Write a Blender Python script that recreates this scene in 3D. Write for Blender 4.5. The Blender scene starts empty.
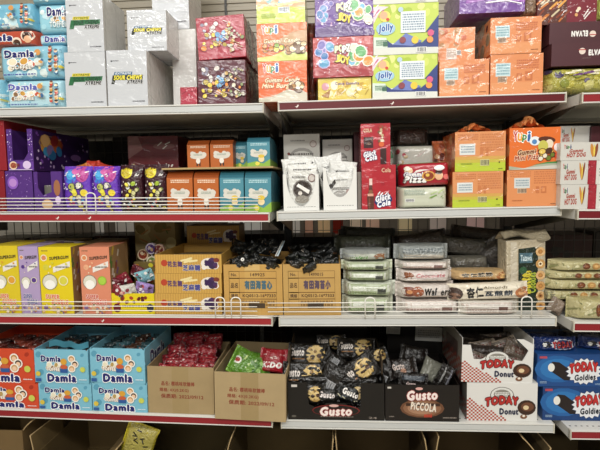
import bpy, bmesh, math, random
from mathutils import Vector, Matrix, Euler
SC = bpy.context.scene
COL = SC.collection
R = math.radians

# ------------------------------------------------------------------ camera
FPX, CX, CZ, CD, PITCH, YAW, ROLL = 453.0, 0.1832, 1.30, 1.4773, 0.0903, -0.0729, -0.0161
_f = Vector((math.sin(YAW)*math.cos(PITCH), math.cos(YAW)*math.cos(PITCH), -math.sin(PITCH)))
_r = Vector((math.cos(YAW), -math.sin(YAW), 0)); _u = _r.cross(_f)
_rt = _r*math.cos(ROLL) + _u*math.sin(ROLL); _up = -_r*math.sin(ROLL) + _u*math.cos(ROLL)
cam = bpy.data.objects.new('camera', bpy.data.cameras.new('camera')); COL.objects.link(cam)
cam.matrix_world = Matrix(((_rt.x, _up.x, -_f.x, CX), (_rt.y, _up.y, -_f.y, -CD), (_rt.z, _up.z, -_f.z, CZ), (0, 0, 0, 1)))
cam.data.sensor_width = 36; cam.data.lens = 36*FPX/600; cam.data.clip_start = .05
SC.camera = cam

# ------------------------------------------------------------------ world, lamps, exposure
w = bpy.data.worlds.new('world'); SC.world = w; w.use_nodes = True
w.node_tree.nodes['Background'].inputs[0].default_value = (.95, .97, 1, 1)
w.node_tree.nodes['Background'].inputs[1].default_value = .2
def area(name, loc, rot, sx, sy, power, col=(1, .985, .95)):
    l = bpy.data.lights.new(name, 'AREA'); l.shape = 'RECTANGLE'; l.size = sx; l.size_y = sy; l.energy = power; l.color = col
    o = bpy.data.objects.new(name, l); COL.objects.link(o); o.location = loc; o.rotation_euler = [R(a) for a in rot]
    return o
area('aisle_light', (0.1, -1.25, 3.02), (8, 0, 0), 3.6, .16, 34)
area('second_aisle_light', (0.1, -2.7, 3.02), (25, 0, 0), 3.6, .3, 95)
area('third_aisle_light', (0.1, -4.6, 3.02), (35, 0, 0), 3.6, .3, 75)  # added lamp out of view, carries light deeper between the shelves
area('far_aisle_light', (0.1, 2.3, 3.02), (0, 0, 0), 3.6, .3, 45)
SC.view_settings.view_transform = 'Standard'; SC.view_settings.look = 'None'
SC.view_settings.gamma = 1; SC.view_settings.use_curve_mapping = False
SC.view_settings.exposure = -0.3

# ------------------------------------------------------------------ materials
MATS = {}
def lin(h):
    if isinstance(h, str):
        h = h.lstrip('#'); c = [int(h[i:i+2], 16)/255 for i in (0, 2, 4)]
    else: c = h
    return tuple(x/12.92 if x <= .04045 else ((x+.055)/1.055)**2.4 for x in c)
def mat(col, style='card'):
    """card = printed card, matte = raw board, wrap = film-wrapped, foil = flow pack film, metal = painted steel"""
    key = (col, style)
    if key in MATS: return MATS[key]
    m = bpy.data.materials.new(style+'_'+str(col).lstrip('#')); m.use_nodes = True
    nt = m.node_tree; b = nt.nodes['Principled BSDF']; L = nt.links.new
    c = lin(col); b.inputs['Base Color'].default_value = (*c, 1)
    b.inputs['Specular IOR Level'].default_value = .4
    b.inputs['Roughness'].default_value = {'card': .42, 'matte': .85, 'wrap': .4, 'foil': .28, 'metal': .35, 'mirror': .15}[style]
    m.diffuse_color = (*c, 1)
    if style in ('wrap', 'foil', 'matte', 'metal'):
        tc = nt.nodes.new('ShaderNodeTexCoord'); mp = nt.nodes.new('ShaderNodeMapping'); L(tc.outputs['Object'], mp.inputs[0])
        n = nt.nodes.new('ShaderNodeTexNoise'); L(mp.outputs[0], n.inputs['Vector'])
        bp = nt.nodes.new('ShaderNodeBump'); L(n.outputs['Fac'], bp.inputs['Height'])
        if style == 'wrap':
            mp.inputs['Scale'].default_value = (1, 1, 1.7); n.inputs['Scale'].default_value = 16; n.inputs['Detail'].default_value = 2.5
            n.inputs['Distortion'].default_value = 1.2
            bp.inputs['Strength'].default_value = .75; bp.inputs['Distance'].default_value = .009
            b.inputs['Coat Weight'].default_value = .9; b.inputs['Coat Roughness'].default_value = .09
            L(bp.outputs[0], b.inputs['Coat Normal'])
        elif style == 'foil':
            n.inputs['Scale'].default_value = 48; n.inputs['Detail'].default_value = 3.5; n.inputs['Distortion'].default_value = 1.4
            bp.inputs['Strength'].default_value = 1; bp.inputs['Distance'].default_value = .008
            L(bp.outputs[0], b.inputs['Normal'])
            b.inputs['Coat Weight'].default_value = .5; b.inputs['Coat Roughness'].default_value = .12
            L(bp.outputs[0], b.inputs['Coat Normal'])
        elif style == 'matte':
            mp.inputs['Scale'].default_value = (1, 1, 6); n.inputs['Scale'].default_value = 60; n.inputs['Detail'].default_value = 4
            bp.inputs['Strength'].default_value = .15; bp.inputs['Distance'].default_value = .002; L(bp.outputs[0], b.inputs['Normal'])
            mx = nt.nodes.new('ShaderNodeMix'); mx.data_type = 'RGBA'; mx.inputs[6].default_value = (*[x*.86 for x in c], 1); mx.inputs[7].default_value = (*[min(1, x*1.12) for x in c], 1)
            n2 = nt.nodes.new('ShaderNodeTexNoise'); n2.inputs['Scale'].default_value = 14; n2.inputs['Detail'].default_value = 6
            L(tc.outputs['Object'], n2.inputs['Vector']); L(n2.outputs['Fac'], mx.inputs[0]); L(mx.outputs[2], b.inputs['Base Color'])
        else:
            n.inputs['Scale'].default_value = 30; n.inputs['Detail'].default_value = 4
            bp.inputs['Strength'].default_value = .08; bp.inputs['Distance'].default_value = .002; L(bp.outputs[0], b.inputs['Normal'])
    MATS[key] = m
    return m
def glassy(name, alpha=.25):
    m = bpy.data.materials.new(name); m.use_nodes = True; nt = m.node_tree; nt.nodes.clear()
    o = nt.nodes.new('ShaderNodeOutputMaterial'); t = nt.nodes.new('ShaderNodeBsdfTransparent'); g = nt.nodes.new('ShaderNodeBsdfGlossy')
    g.inputs['Roughness'].default_value = .1
    tc = nt.nodes.new('ShaderNodeTexCoord'); n = nt.nodes.new('ShaderNodeTexNoise'); n.inputs['Scale'].default_value = 25; n.inputs['Detail'].default_value = 3
    bp = nt.nodes.new('ShaderNodeBump'); bp.inputs['Strength'].default_value = .8; bp.inputs['Distance'].default_value = .01
    mx = nt.nodes.new('ShaderNodeMixShader'); mx.inputs[0].default_value = alpha; L = nt.links.new
    L(tc.outputs['Object'], n.inputs['Vector']); L(n.outputs['Fac'], bp.inputs['Height']); L(bp.outputs[0], g.inputs['Normal'])
    L(t.outputs[0], mx.inputs[1]); L(g.outputs[0], mx.inputs[2]); L(mx.outputs[0], o.inputs[0])
    return m
FILM = glassy('clear_film', .2)

# ------------------------------------------------------------------ text cache
TXT = {}
def glyphs(s, off=0.0, shear=0.0, sp=1.0):
    k = (s, off, shear, sp)
    if k not in TXT:
        c = bpy.data.curves.new('t', 'FONT'); c.body = s; c.resolution_u = 2; c.offset = off; c.shear = shear; c.space_character = sp
        o = bpy.data.objects.new('t', c); m = bpy.data.meshes.new_from_object(o)
        vs = [(v.co.x, v.co.y) for v in m.vertices]; fs = [tuple(p.vertices) for p in m.polygons]
        bpy.data.objects.remove(o); bpy.data.curves.remove(c); bpy.data.meshes.remove(m)
        TXT[k] = (vs, fs)
    return TXT[k]

# ------------------------------------------------------------------ mesh builder
class MB:
    def __init__(s): s.v = []; s.f = []; s.m = []; s.mats = []; s.sm = []
    def mi(s, m):
        if m not in s.mats: s.mats.append(m)
        return s.mats.index(m)
    def add(s, vs, fs, m, smooth=False):
        b = len(s.v); s.v += [tuple(p) for p in vs]; i = s.mi(m)
        for f in fs: s.f.append([b+k for k in f]); s.m.append(i); s.sm.append(smooth)
    def box(s, x0, x1, y0, y1, z0, z1, m, bev=0.0):
        if bev <= 0:
            vs = [(x, y, z) for x in (x0, x1) for y in (y0, y1) for z in (z0, z1)]
            s.add(vs, [(0, 1, 3, 2), (4, 6, 7, 5), (0, 4, 5, 1), (2, 3, 7, 6), (0, 2, 6, 4), (1, 5, 7, 3)], m); return
        bm = bmesh.new(); bmesh.ops.create_cube(bm, size=1)
        for v in bm.verts: v.co = Vector(((x0+x1)/2+v.co.x*(x1-x0), (y0+y1)/2+v.co.y*(y1-y0), (z0+z1)/2+v.co.z*(z1-z0)))
        bmesh.ops.bevel(bm, geom=bm.edges[:], offset=bev, segments=2, affect='EDGES', profile=.5)
        bm.verts.index_update()
        s.add([v.co for v in bm.verts], [[v.index for v in f.verts] for f in bm.faces], m); bm.free()
    def prism(s, pts, y0, y1, m, plane='xz'):
        n = len(pts)
        if plane == 'xz': a = [(x, y0, z) for x, z in pts]; b = [(x, y1, z) for x, z in pts]
        elif plane == 'yz': a = [(y0, x, z) for x, z in pts]; b = [(y1, x, z) for x, z in pts]
        else: a = [(x, z, y0) for x, z in pts]; b = [(x, z, y1) for x, z in pts]
        s.add(a+b, [list(range(n))[::-1], list(range(n, 2*n))]+[(i, (i+1) % n, n+(i+1) % n, n+i) for i in range(n)], m)
    def tube(s, pts, r, m, n=6):
        rings = []; pts = [Vector(p) for p in pts]
        for i, p in enumerate(pts):
            t = (pts[min(i+1, len(pts)-1)]-pts[max(i-1, 0)]).normalized()
            a = t.orthogonal().normalized() if i == 0 else (pa - t*pa.dot(t)).normalized()
            pa = a; b = t.cross(a)
            rings.append([p+(a*math.cos(2*math.pi*k/n)+b*math.sin(2*math.pi*k/n))*r for k in range(n)])
        vs = [q for g in rings for q in g]; fs = []
        for i in range(len(rings)-1):
            for k in range(n): fs.append((i*n+k, i*n+(k+1) % n, (i+1)*n+(k+1) % n, (i+1)*n+k))
        fs.append(list(range(n))[::-1]); fs.append([(len(rings)-1)*n+k for k in range(n)])
        s.add(vs, fs, m, True)
    def cyl(s, p, r0, r1, z0, z1, m, n=16, axis='z'):
        vs = []
        for r, z in ((r0, z0), (r1, z1)):
            for k in range(n):
                a = 2*math.pi*k/n; c, d = r*math.cos(a), r*math.sin(a)
                vs.append((p[0]+c, p[1]+d, p[2]+z) if axis == 'z' else (p[0]+c, p[1]+z, p[2]+d))
        s.add(vs, [(k, (k+1) % n, n+(k+1) % n, n+k) for k in range(n)]+[list(range(n))[::-1], list(range(n, 2*n))], m)
    def grid(s, fn, nu, nv, m, smooth=True, mf=None):
        vs = [fn(i/nu, j/nv) for j in range(nv+1) for i in range(nu+1)]
        for j in range(nv):
            pass
        s.add(vs, [(j*(nu+1)+i, j*(nu+1)+i+1, (j+1)*(nu+1)+i+1, (j+1)*(nu+1)+i) for j in range(nv) for i in range(nu)], m, smooth)
    def build(s, name, parent=None, loc=None, rot=None):
        me = bpy.data.meshes.new(name); me.from_pydata(s.v, [], s.f)
        for m in s.mats: me.materials.append(m)
        me.polygons.foreach_set('material_index', s.m); me.polygons.foreach_set('use_smooth', s.sm); me.update()
        o = bpy.data.objects.new(name, me); COL.objects.link(o)
        if parent: o.parent = parent
        if loc is not None: o.location = loc
        if rot is not None: o.rotation_euler = rot
        return o

class Face:
    """prints shapes on a surface; u, v run 0..1 across it; asp = width / height"""
    def __init__(s, mb, fn, asp=1.0, style='card', step=.00012, sub=1):
        s.mb, s.fn, s.asp, s.style, s.step, s.n, s.sub = mb, fn, asp, style, step, 1, sub
    def M(s, m): return mat(m, s.style) if isinstance(m, str) else m
    def poly(s, pts, m, up=True):
        s.mb.add([s.fn(u, v, s.n*s.step) for u, v in pts], [list(range(len(pts)))], s.M(m))
        if up: s.n += 1
        return s
    def rect(s, u0, v0, u1, v1, m, up=True):
        k = s.sub
        if k == 1: return s.poly([(u0, v0), (u1, v0), (u1, v1), (u0, v1)], m, up)
        o = s.n*s.step
        s.mb.grid(lambda a, b: s.fn(u0+(u1-u0)*a, v0+(v1-v0)*b, o), max(1, round(k*(u1-u0))), max(1, round(k*(v1-v0))), s.M(m))
        if up: s.n += 1
        return s
    def ell(s, cu, cv, ru, rv, m, n=14, rot=0, up=True):
        """ru in widths; rv in heights (None: round)"""
        if rv is None: rv = ru*s.asp
        P = []
        for k in range(n):
            a = 2*math.pi*k/n; x, y = ru*math.cos(a)*s.asp, rv*math.sin(a)
            P.append((cu+(x*math.cos(rot)-y*math.sin(rot))/s.asp, cv+x*math.sin(rot)+y*math.cos(rot)))
        if s.sub == 1: return s.poly(P, m, up)
        P2 = [(cu+(u-cu)*.5, cv+(v-cv)*.5) for u, v in P]; o = s.n*s.step
        vs = [s.fn(u, v, o) for u, v in P+P2]+[s.fn(cu, cv, o)]
        s.mb.add(vs, [(k, (k+1) % n, n+(k+1) % n, n+k) for k in range(n)]+[(n+k, n+(k+1) % n, 2*n) for k in range(n)], s.M(m))
        if up: s.n += 1
        return s
    def burst(s, cu, cv, ru, rv, m, k=14, dep=.2):
        return s.poly([(cu+ru*math.cos(math.pi*i/k)*(1-dep*(i % 2)), cv+rv*math.sin(math.pi*i/k)*(1-dep*(i % 2))) for i in range(2*k)], m)
    def star(s, cu, cv, r, m): return s.burst(cu, cv, r, r*s.asp, m, 5, .5)
    def text(s, t, cu, cv, wd, ht, m, rot=0, shear=0, bold=.02, out=None, ow=.07, arch=0.0):
        """text fitted to a box wd x ht centred on (cu, cv)"""
        sp = 1+bold*3.2; bold *= 1.25; base, _ = glyphs(t, 0, shear, sp)
        if not base: return s
        x0, x1 = min(p[0] for p in base), max(p[0] for p in base); y0, y1 = min(p[1] for p in base), max(p[1] for p in base)
        def T(x, y):
            a = ((x-x0)/(x1-x0)-.5); b = ((y-y0)/(y1-y0)-.5)*ht + arch*(1-4*a*a)*ht
            X, Y = a*wd*s.asp, b
            return cu+(X*math.cos(rot)-Y*math.sin(rot))/s.asp, cv+X*math.sin(rot)+Y*math.cos(rot)
        vs, fs = glyphs(t, 0, shear, sp); b8 = [(math.cos(math.pi*k/4), math.sin(math.pi*k/4)) for k in range(8)]
        def put(r, dirs, mm):
            for dx, dy in dirs:
                s.mb.add([s.fn(*T(x+dx*r, y+dy*r), s.n*s.step) for x, y in vs], fs, s.M(mm)); s.n += .08
            s.n += .4
        if out: put(ow*.75+bold*.5, b8, out)
        put(bold, b8[::2]+[(0, 0)] if bold > .012 else [(0, 0)], m)
        return s
    def multi(s, letters, cols, cu, cv, wd, ht, out='#ffffff', rot=0, bold=.03, ow=.09):
        n = len(letters); cw = wd/n; i0 = s.n
        for i, (ch, c) in enumerate(zip(letters, cols)):
            a = (i-(n-1)/2)*cw; hh = ht*(1 if ch.isupper() or ch in 'il' else .78); dy = {'p': -.12, 'y': -.12}.get(ch, 0)*ht-(ht-hh)/2
            s.n = i0
            s.text(ch, cu+a*math.cos(rot), cv+a*s.asp*math.sin(rot)+dy, cw*(.86 if ch not in 'il' else .42), hh, c, rot, 0, bold, out, ow)
        return s
    def lines(s, u0, v0, u1, v1, rows, m, seed=0, fill=.6):
        """rows of illegible fine print"""
        rnd = random.Random(seed); h = (v1-v0)/rows
        for r in range(rows):
            u = u0; a = v0+h*(r+.25)
            while u < u1:
                ww = rnd.uniform(.03, .1)*(u1-u0)
                s.poly([(u, a), (min(u+ww, u1), a), (min(u+ww, u1), a+h*fill), (u, a+h*fill)], m, False); u += ww+.025*(u1-u0)
        s.n += 1; return s
    def bars(s, u0, v0, u1, v1, seed=0, m='#1c1c1c', ground='#f4f4f2'):
        rnd = random.Random(seed); s.rect(u0, v0, u1, v1, ground); u = u0+.06*(u1-u0)
        while u < u1-.06*(u1-u0):
            ww = rnd.uniform(.02, .06)*(u1-u0); s.poly([(u, v0+.1*(v1-v0)), (u+ww, v0+.1*(v1-v0)), (u+ww, v1-.1*(v1-v0)), (u, v1-.1*(v1-v0))], m, False); u += ww+rnd.uniform(.02, .05)*(u1-u0)
        s.n += 1; return s
    def blobs(s, u0, v0, u1, v1, cols, n, size, seed=0, out=None):
        """a cluster of generic rounded candies / figures"""
        rnd = random.Random(seed)
        for i in range(n):
            c = cols[i % len(cols)]; u = rnd.uniform(u0, u1); v = rnd.uniform(v0, v1); r = size*rnd.uniform(.6, 1.2); q = rnd.uniform(.7, 1.3)
            ro = rnd.uniform(0, 3)
            if out: s.ell(u, v, r*1.25, r*1.25*s.asp*q, out, 9, ro, False); s.n += .3
            s.ell(u, v, r, r*s.asp*q, c, 9, ro, False); s.n += .3
        s.n += 1; return s
    def worms(s, u0, v0, u1, v1, cols, n, ln, wd, seed=0, ang=None):
        rnd = random.Random(seed)
        for i in range(n):
            u = rnd.uniform(u0, u1); v = rnd.uniform(v0, v1); a = rnd.uniform(-1.2, 1.2) if ang is None else ang+rnd.uniform(-.2, .2)
            dx, dy = math.cos(a)*ln/2, math.sin(a)*ln/2*s.asp; nx, ny = -math.sin(a)*wd/2, math.cos(a)*wd/2*s.asp
            s.poly([(u-dx-nx, v-dy-ny), (u+dx-nx, v+dy-ny), (u+dx*1.2, v+dy*1.2), (u+dx+nx, v+dy+ny), (u-dx+nx, v-dy+ny), (u-dx*1.2, v-dy*1.2)], cols[i % len(cols)], False); s.n += .25
        s.n += 1; return s
    def check(s, tri, nu, nv, m, inside):
        for i in range(nu):
            for j in range(nv):
                if (i+j) % 2 == 0: continue
                u0, v0 = tri[0]+(tri[2]-tri[0])*i/nu, tri[1]+(tri[3]-tri[1])*j/nv
                u1, v1 = u0+(tri[2]-tri[0])/nu, v0+(tri[3]-tri[1])/nv
                if inside((u0+u1)/2, (v0+v1)/2): s.poly([(u0, v0), (u1, v0), (u1, v1), (u0, v1)], m, False)
        s.n += 1; return s
def front(mb, w, h, style='card', y=0, x0=None, z0=0):
    xx = -w/2 if x0 is None else x0
    return Face(mb, lambda u, v, o: (xx+u*w, y-o, z0+v*h), w/h, style)
def rside(mb, x, d, h, style='card', y0=0): return Face(mb, lambda u, v, o: (x+o, y0+u*d, v*h), d/h, style)
def lside(mb, x, d, h, style='card', y0=0): return Face(mb, lambda u, v, o: (x-o, y0+d-u*d, v*h), d/h, style)
def topf(mb, w, d, z, style='card'): return Face(mb, lambda u, v, o: (-w/2+u*w, v*d, z+o), w/d, style)

# ------------------------------------------------------------------ pixel helpers and things
def at(px, py, Y=0.0):
    d = _f*FPX + _rt*(px-300) + _up*(225-py); t = (Y+CD)/d.y
    return CX+t*d.x, CZ+t*d.z
def fr(x0, y0, x1, y1, Y):
    xm, ym = (x0+x1)/2, (y0+y1)/2
    a, b = at(x0, ym, Y)[0], at(x1, ym, Y)[0]; zt, zb = at(xm, y0, Y)[1], at(xm, y1, Y)[1]
    return (a+b)/2, zb, b-a, zt-zb
def tag(o, label, cat, group=None):
    o['label'] = label; o['category'] = cat
    if group: o['group'] = group
    return o
def empty(name, loc, rot=(0, 0, 0)):
    o = bpy.data.objects.new(name, None); COL.objects.link(o); o.location = loc; o.rotation_euler = rot; o.empty_display_size = .03
    return o
BAYY = {'L': 0.0, 'M': 0.0, 'R': -.034}
LIP = .031
# lip bottoms measured at both ends of every shelf: (px, py, px, py)
SH = {('L', 'A'): (0, 117.5, 264, 112.8), ('M', 'A'): (278, 111.5, 566, 102.5), ('R', 'A'): (581, 103.5, 600, 103),
      ('L', 'B'): (0, 222, 270, 222), ('M', 'B'): (277, 221, 561, 215.7), ('R', 'B'): (576.5, 219.5, 600, 219.5),
      ('L', 'C'): (0, 323.7, 273, 325.8), ('M', 'C'): (279, 326, 556, 325.8), ('R', 'C'): (572.5, 331.5, 600, 331.8),
      ('L', 'D'): (0, 416.5, 273, 427), ('M', 'D'): (281, 428, 554, 432.5), ('R', 'D'): (569.5, 439, 600, 439.4)}
SHZ = {}
for k, (a, b, c, d) in SH.items():
    Y = BAYY[k[0]]; X0, Z0 = at(a, b, Y); X1, Z1 = at(c, d, Y); SHZ[k] = (X0, Z0, (Z1-Z0)/(X1-X0), X1)
def sh_top(k, x): X0, Z0, t, _ = SHZ[k]; return Z0+t*(x-X0)+LIP
def sh_rot(k): return -math.atan(SHZ[k][2])
class Rec: pass
def place(px, Y, on, d=0, adj=0.0):
    """px = front face (x0,y0,x1,y1); on = shelf key, Rec below or a height"""
    x, z, wd, h = fr(*px, Y); top = z+h; r = 0
    if isinstance(on, tuple): z = sh_top(on, x)+.0006; r = sh_rot(on)
    elif isinstance(on, Rec): z = on.top+(x-on.x)*math.tan(-on.r)+.0006; r = on.r
    elif on is not None: z = on
    q = Rec(); q.x, q.z, q.w, q.h, q.top, q.y, q.r, q.d = x, z, wd, max(top-z+adj, .01), max(top+adj, z+.01), Y, r, d
    return q
def carton(name, label, cat, px, Y, d, on, base, art=None, style='card', group=None, rz=0, bev=.0015, ry=None, art_more=None):
    """closed box: a single mesh with its print on it"""
    q = place(px, Y, on, d); mb = MB()
    mb.box(-q.w/2, q.w/2, 0, d, 0, q.h, mat(base, style), bev)
    if art: art(front(mb, q.w, q.h, style))
    if art_more: art_more(mb, q, style)
    o = mb.build(name, loc=(q.x, Y, q.z), rot=(0, q.r if ry is None else ry, rz)); tag(o, label, cat, group); q.o = o
    return q

# ------------------------------------------------------------------ flow packs and pouches
def pack_surface(L, H, D, q=2.5, fin=.012, seed=0, wr=.0022, endp=7, vertical=False):
    rnd = random.Random(seed); ph = [(rnd.uniform(5, 22), rnd.uniform(0, 6.28), rnd.uniform(-9, 9)) for _ in range(6)]
    f = min(.45, fin/L)
    def half(u):
        if u < f or u > 1-f: return .0012/D*2, .0
        t = (u-f)/(1-2*f); e = 1-abs(2*t-1)**endp
        return max(.0012/D*2, e**.55), e
    def fn(u, v, o, back=False):
        hy, e = half(u); s = 2*v-1
        hh = H/2*(1-.05*e)
        prof = max(0.0, 1-abs(s)**q)**(1/q) if q < 20 else 1
        y = D/2*hy*prof
        w_ = sum(math.sin(k*v*2+a+m*u) for k, a, m in ph)/6*wr*(1.6-e)*prof
        zig = .0015*math.sin(u*L*1500) if False else 0
        X = -L/2+u*L; Y = (-y-w_-o if not back else y+w_); Z = hh*s+zig
        if vertical: return (-Z, Y, X+L/2)     # length axis upright
        return (X, Y+D/2, Z+H/2) if True else None
    def fv(u, v, o, back=False):
        return fn(u, v, o, back)
    if vertical:
        def fv(u, v, o, back=False):
            x, y, z = fn(v, 1-u, o, back); return (x, y+D/2, z)
    return fv
def pack(name, label, cat, x, y, z, L, H, D, base, art=None, style='foil', rot=(0, 0, 0), group=None, q=2.5, fin=.012, seed=0, wr=.0022,
         endp=7, vertical=False, back=None, hsub=14):
    """film pack; L = width, H = height of the face seen, D = thickness. vertical: seals at top and bottom"""
    mb = MB()
    if vertical: fv = pack_surface(H, L, D, q, fin, seed, wr, endp, True)
    else: fv = pack_surface(L, H, D, q, fin, seed, wr, endp, False)
    # non uniform sampling near rims
    ss = lambda t: .5-.5*math.cos(math.pi*t)
    f = fin/(H if vertical else L)
    def tu(t):
        if t < .08: return t/.08*f*.98
        if t > .92: return 1-(1-t)/.08*f*.98
        return f+(1-2*f)*(.5-.5*math.cos(math.pi*(t-.08)/.84)*.9-.0+ (0))if False else f+(1-2*f)*(t-.08)/.84
    nL, nH = 34, 12
    A = (lambda a, b: (ss(a), tu(b))) if vertical else (lambda a, b: (tu(a), ss(b)))
    m = mat(base, style)
    nu, nv = (nH, nL) if vertical else (nL, nH)
    mb.grid(lambda a, b: fv(*A(a, b), 0), nu, nv, m)
    mb.grid(lambda a, b: fv(*A(1-a, b), 0, True), nu, nv, mat(back, style) if back else m)
    if art:
        F = Face(mb, lambda u, v, o: fv(min(max(u, 0), 1), min(max(v, 0), 1), o+.0006), L/H, style, .0003, hsub); art(F)
    o = mb.build(name, loc=(x, y, z), rot=rot); tag(o, label, cat, group)
    r = Rec(); r.o = o; r.x, r.z, r.w, r.h, r.top, r.y, r.r, r.d = x, z, L, H, z+H, y, 0, D
    return r
def ppack(name, label, cat, px, Y, D, on, base, art=None, ry=None, rx=0, rz=0, **k):
    q = place(px, Y, on, D)
    return pack(name, label, cat, q.x, Y, q.z, q.w, q.h, D, base, art, rot=(rx, q.r if ry is None else ry, rz), **k)
# ================================================================== setting
def struct(mb, name): o = mb.build(name); o['kind'] = 'structure'; return o
m = MB(); m.box(-3.2, 3.4, -6.5, 4.0, -.06, 0, mat('#bdb4a4', 'card')); struct(m, 'floor')
m = MB(); m.box(-3.2, 3.4, -6.5, 4.0, 3.1, 3.16, mat('#cfcdc6', 'matte')); struct(m, 'ceiling')
m = MB(); m.box(-3.2, 3.4, 3.9, 4.0, 0, 3.1, mat('#574f45', 'matte')); struct(m, 'wall_back')
m = MB(); m.box(-3.3, -3.2, -6.5, 4.0, 0, 3.1, mat('#b5b0a4', 'matte')); struct(m, 'wall_left')
m = MB(); m.box(3.4, 3.5, -6.5, 4.0, 0, 3.1, mat('#b5b0a4', 'matte')); struct(m, 'wall_right')

WHITE, CREAM, GREYM, DARKM = mat('#d9d8d2', 'metal'), mat('#c9c4b4', 'metal'), mat('#8a887f', 'metal'), mat('#24221f', 'metal')
DEPTH = .45; BACK = .452
# uprights
for (xx, lb) in ((at(271.5, 225, 0)[0]+.009, 'dark steel slotted upright between the left and middle shelving bays'),
             (at(566, 225, 0)[0]-.008, 'dark steel slotted upright between the middle and right shelving bays')):
    m = MB(); m.box(-.017, .017, 0, .05, 0, 2.1, DARKM, .002)
    for k in range(80): m.box(-.009, -.004, -.0008, .001, .06+k*.025, .075+k*.025, mat('#050505', 'card')); m.box(.004, .009, -.0008, .001, .06+k*.025, .075+k*.025, mat('#050505', 'card'))
    o = m.build('shelf_upright', loc=(xx, BACK-.002, 0)); tag(o, lb, 'upright', 'slotted uprights')
# back panels: lit beige sheet behind the top shelves, wire mesh lower down
XB = {'L': (-1.30, at(271.5, 225, 0)[0]-.012), 'M': (at(271.5, 225, 0)[0]+.03, at(566, 225, 0)[0]-.03), 'R': (at(566, 225, 0)[0]+.012, 1.60)}
NAMES = {'L': 'left', 'M': 'middle', 'R': 'right'}
ROWN = {'A': 'top', 'B': 'second', 'C': 'third', 'D': 'fourth'}
zA = {b: SHZ[(b, 'A')][1] for b in 'LMR'}
for b in 'LMR':
    x0, x1 = XB[b]; m = MB(); z0, z1 = zA[b]-.0, 2.12
    m.box(x0, x1, BACK+.012, BACK+.02, z0, z1, mat('#a39a88', 'metal'))
    n = int((z1-z0)/.03)
    for k in range(n): m.box(x0, x1, BACK+.007, BACK+.013, z0+k*.03+.004, z0+k*.03+.022, mat('#a39a88', 'metal'), .002)
    if b == 'L':
        xs = at(225.5, 10, BACK)[0]; m.box(xs-.005, xs+.005, BACK+.004, BACK+.012, z0, z1, mat('#2f2b26', 'metal'))
    o = m.build('back_panel'); tag(o, 'beige ribbed steel back panel above the top shelf of the %s bay' % NAMES[b], 'panel', 'ribbed back panels')
    m = MB(); WM = mat('#4a473f', 'metal'); z0, z1 = .15, zA[b]-.01
    k = x0+.01
    while k < x1: m.box(k-.0012, k+.0012, BACK+.006, BACK+.0085, z0, z1, WM); k += .04
    k = z0
    while k < z1: m.box(x0, x1, BACK+.0085, BACK+.011, k-.0012, k+.0012, WM); k += .05
    o = m.build('wire_back_panel'); tag(o, 'dark wire mesh back panel behind the lower shelves of the %s bay' % NAMES[b], 'panel', 'wire mesh back panels')

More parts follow.
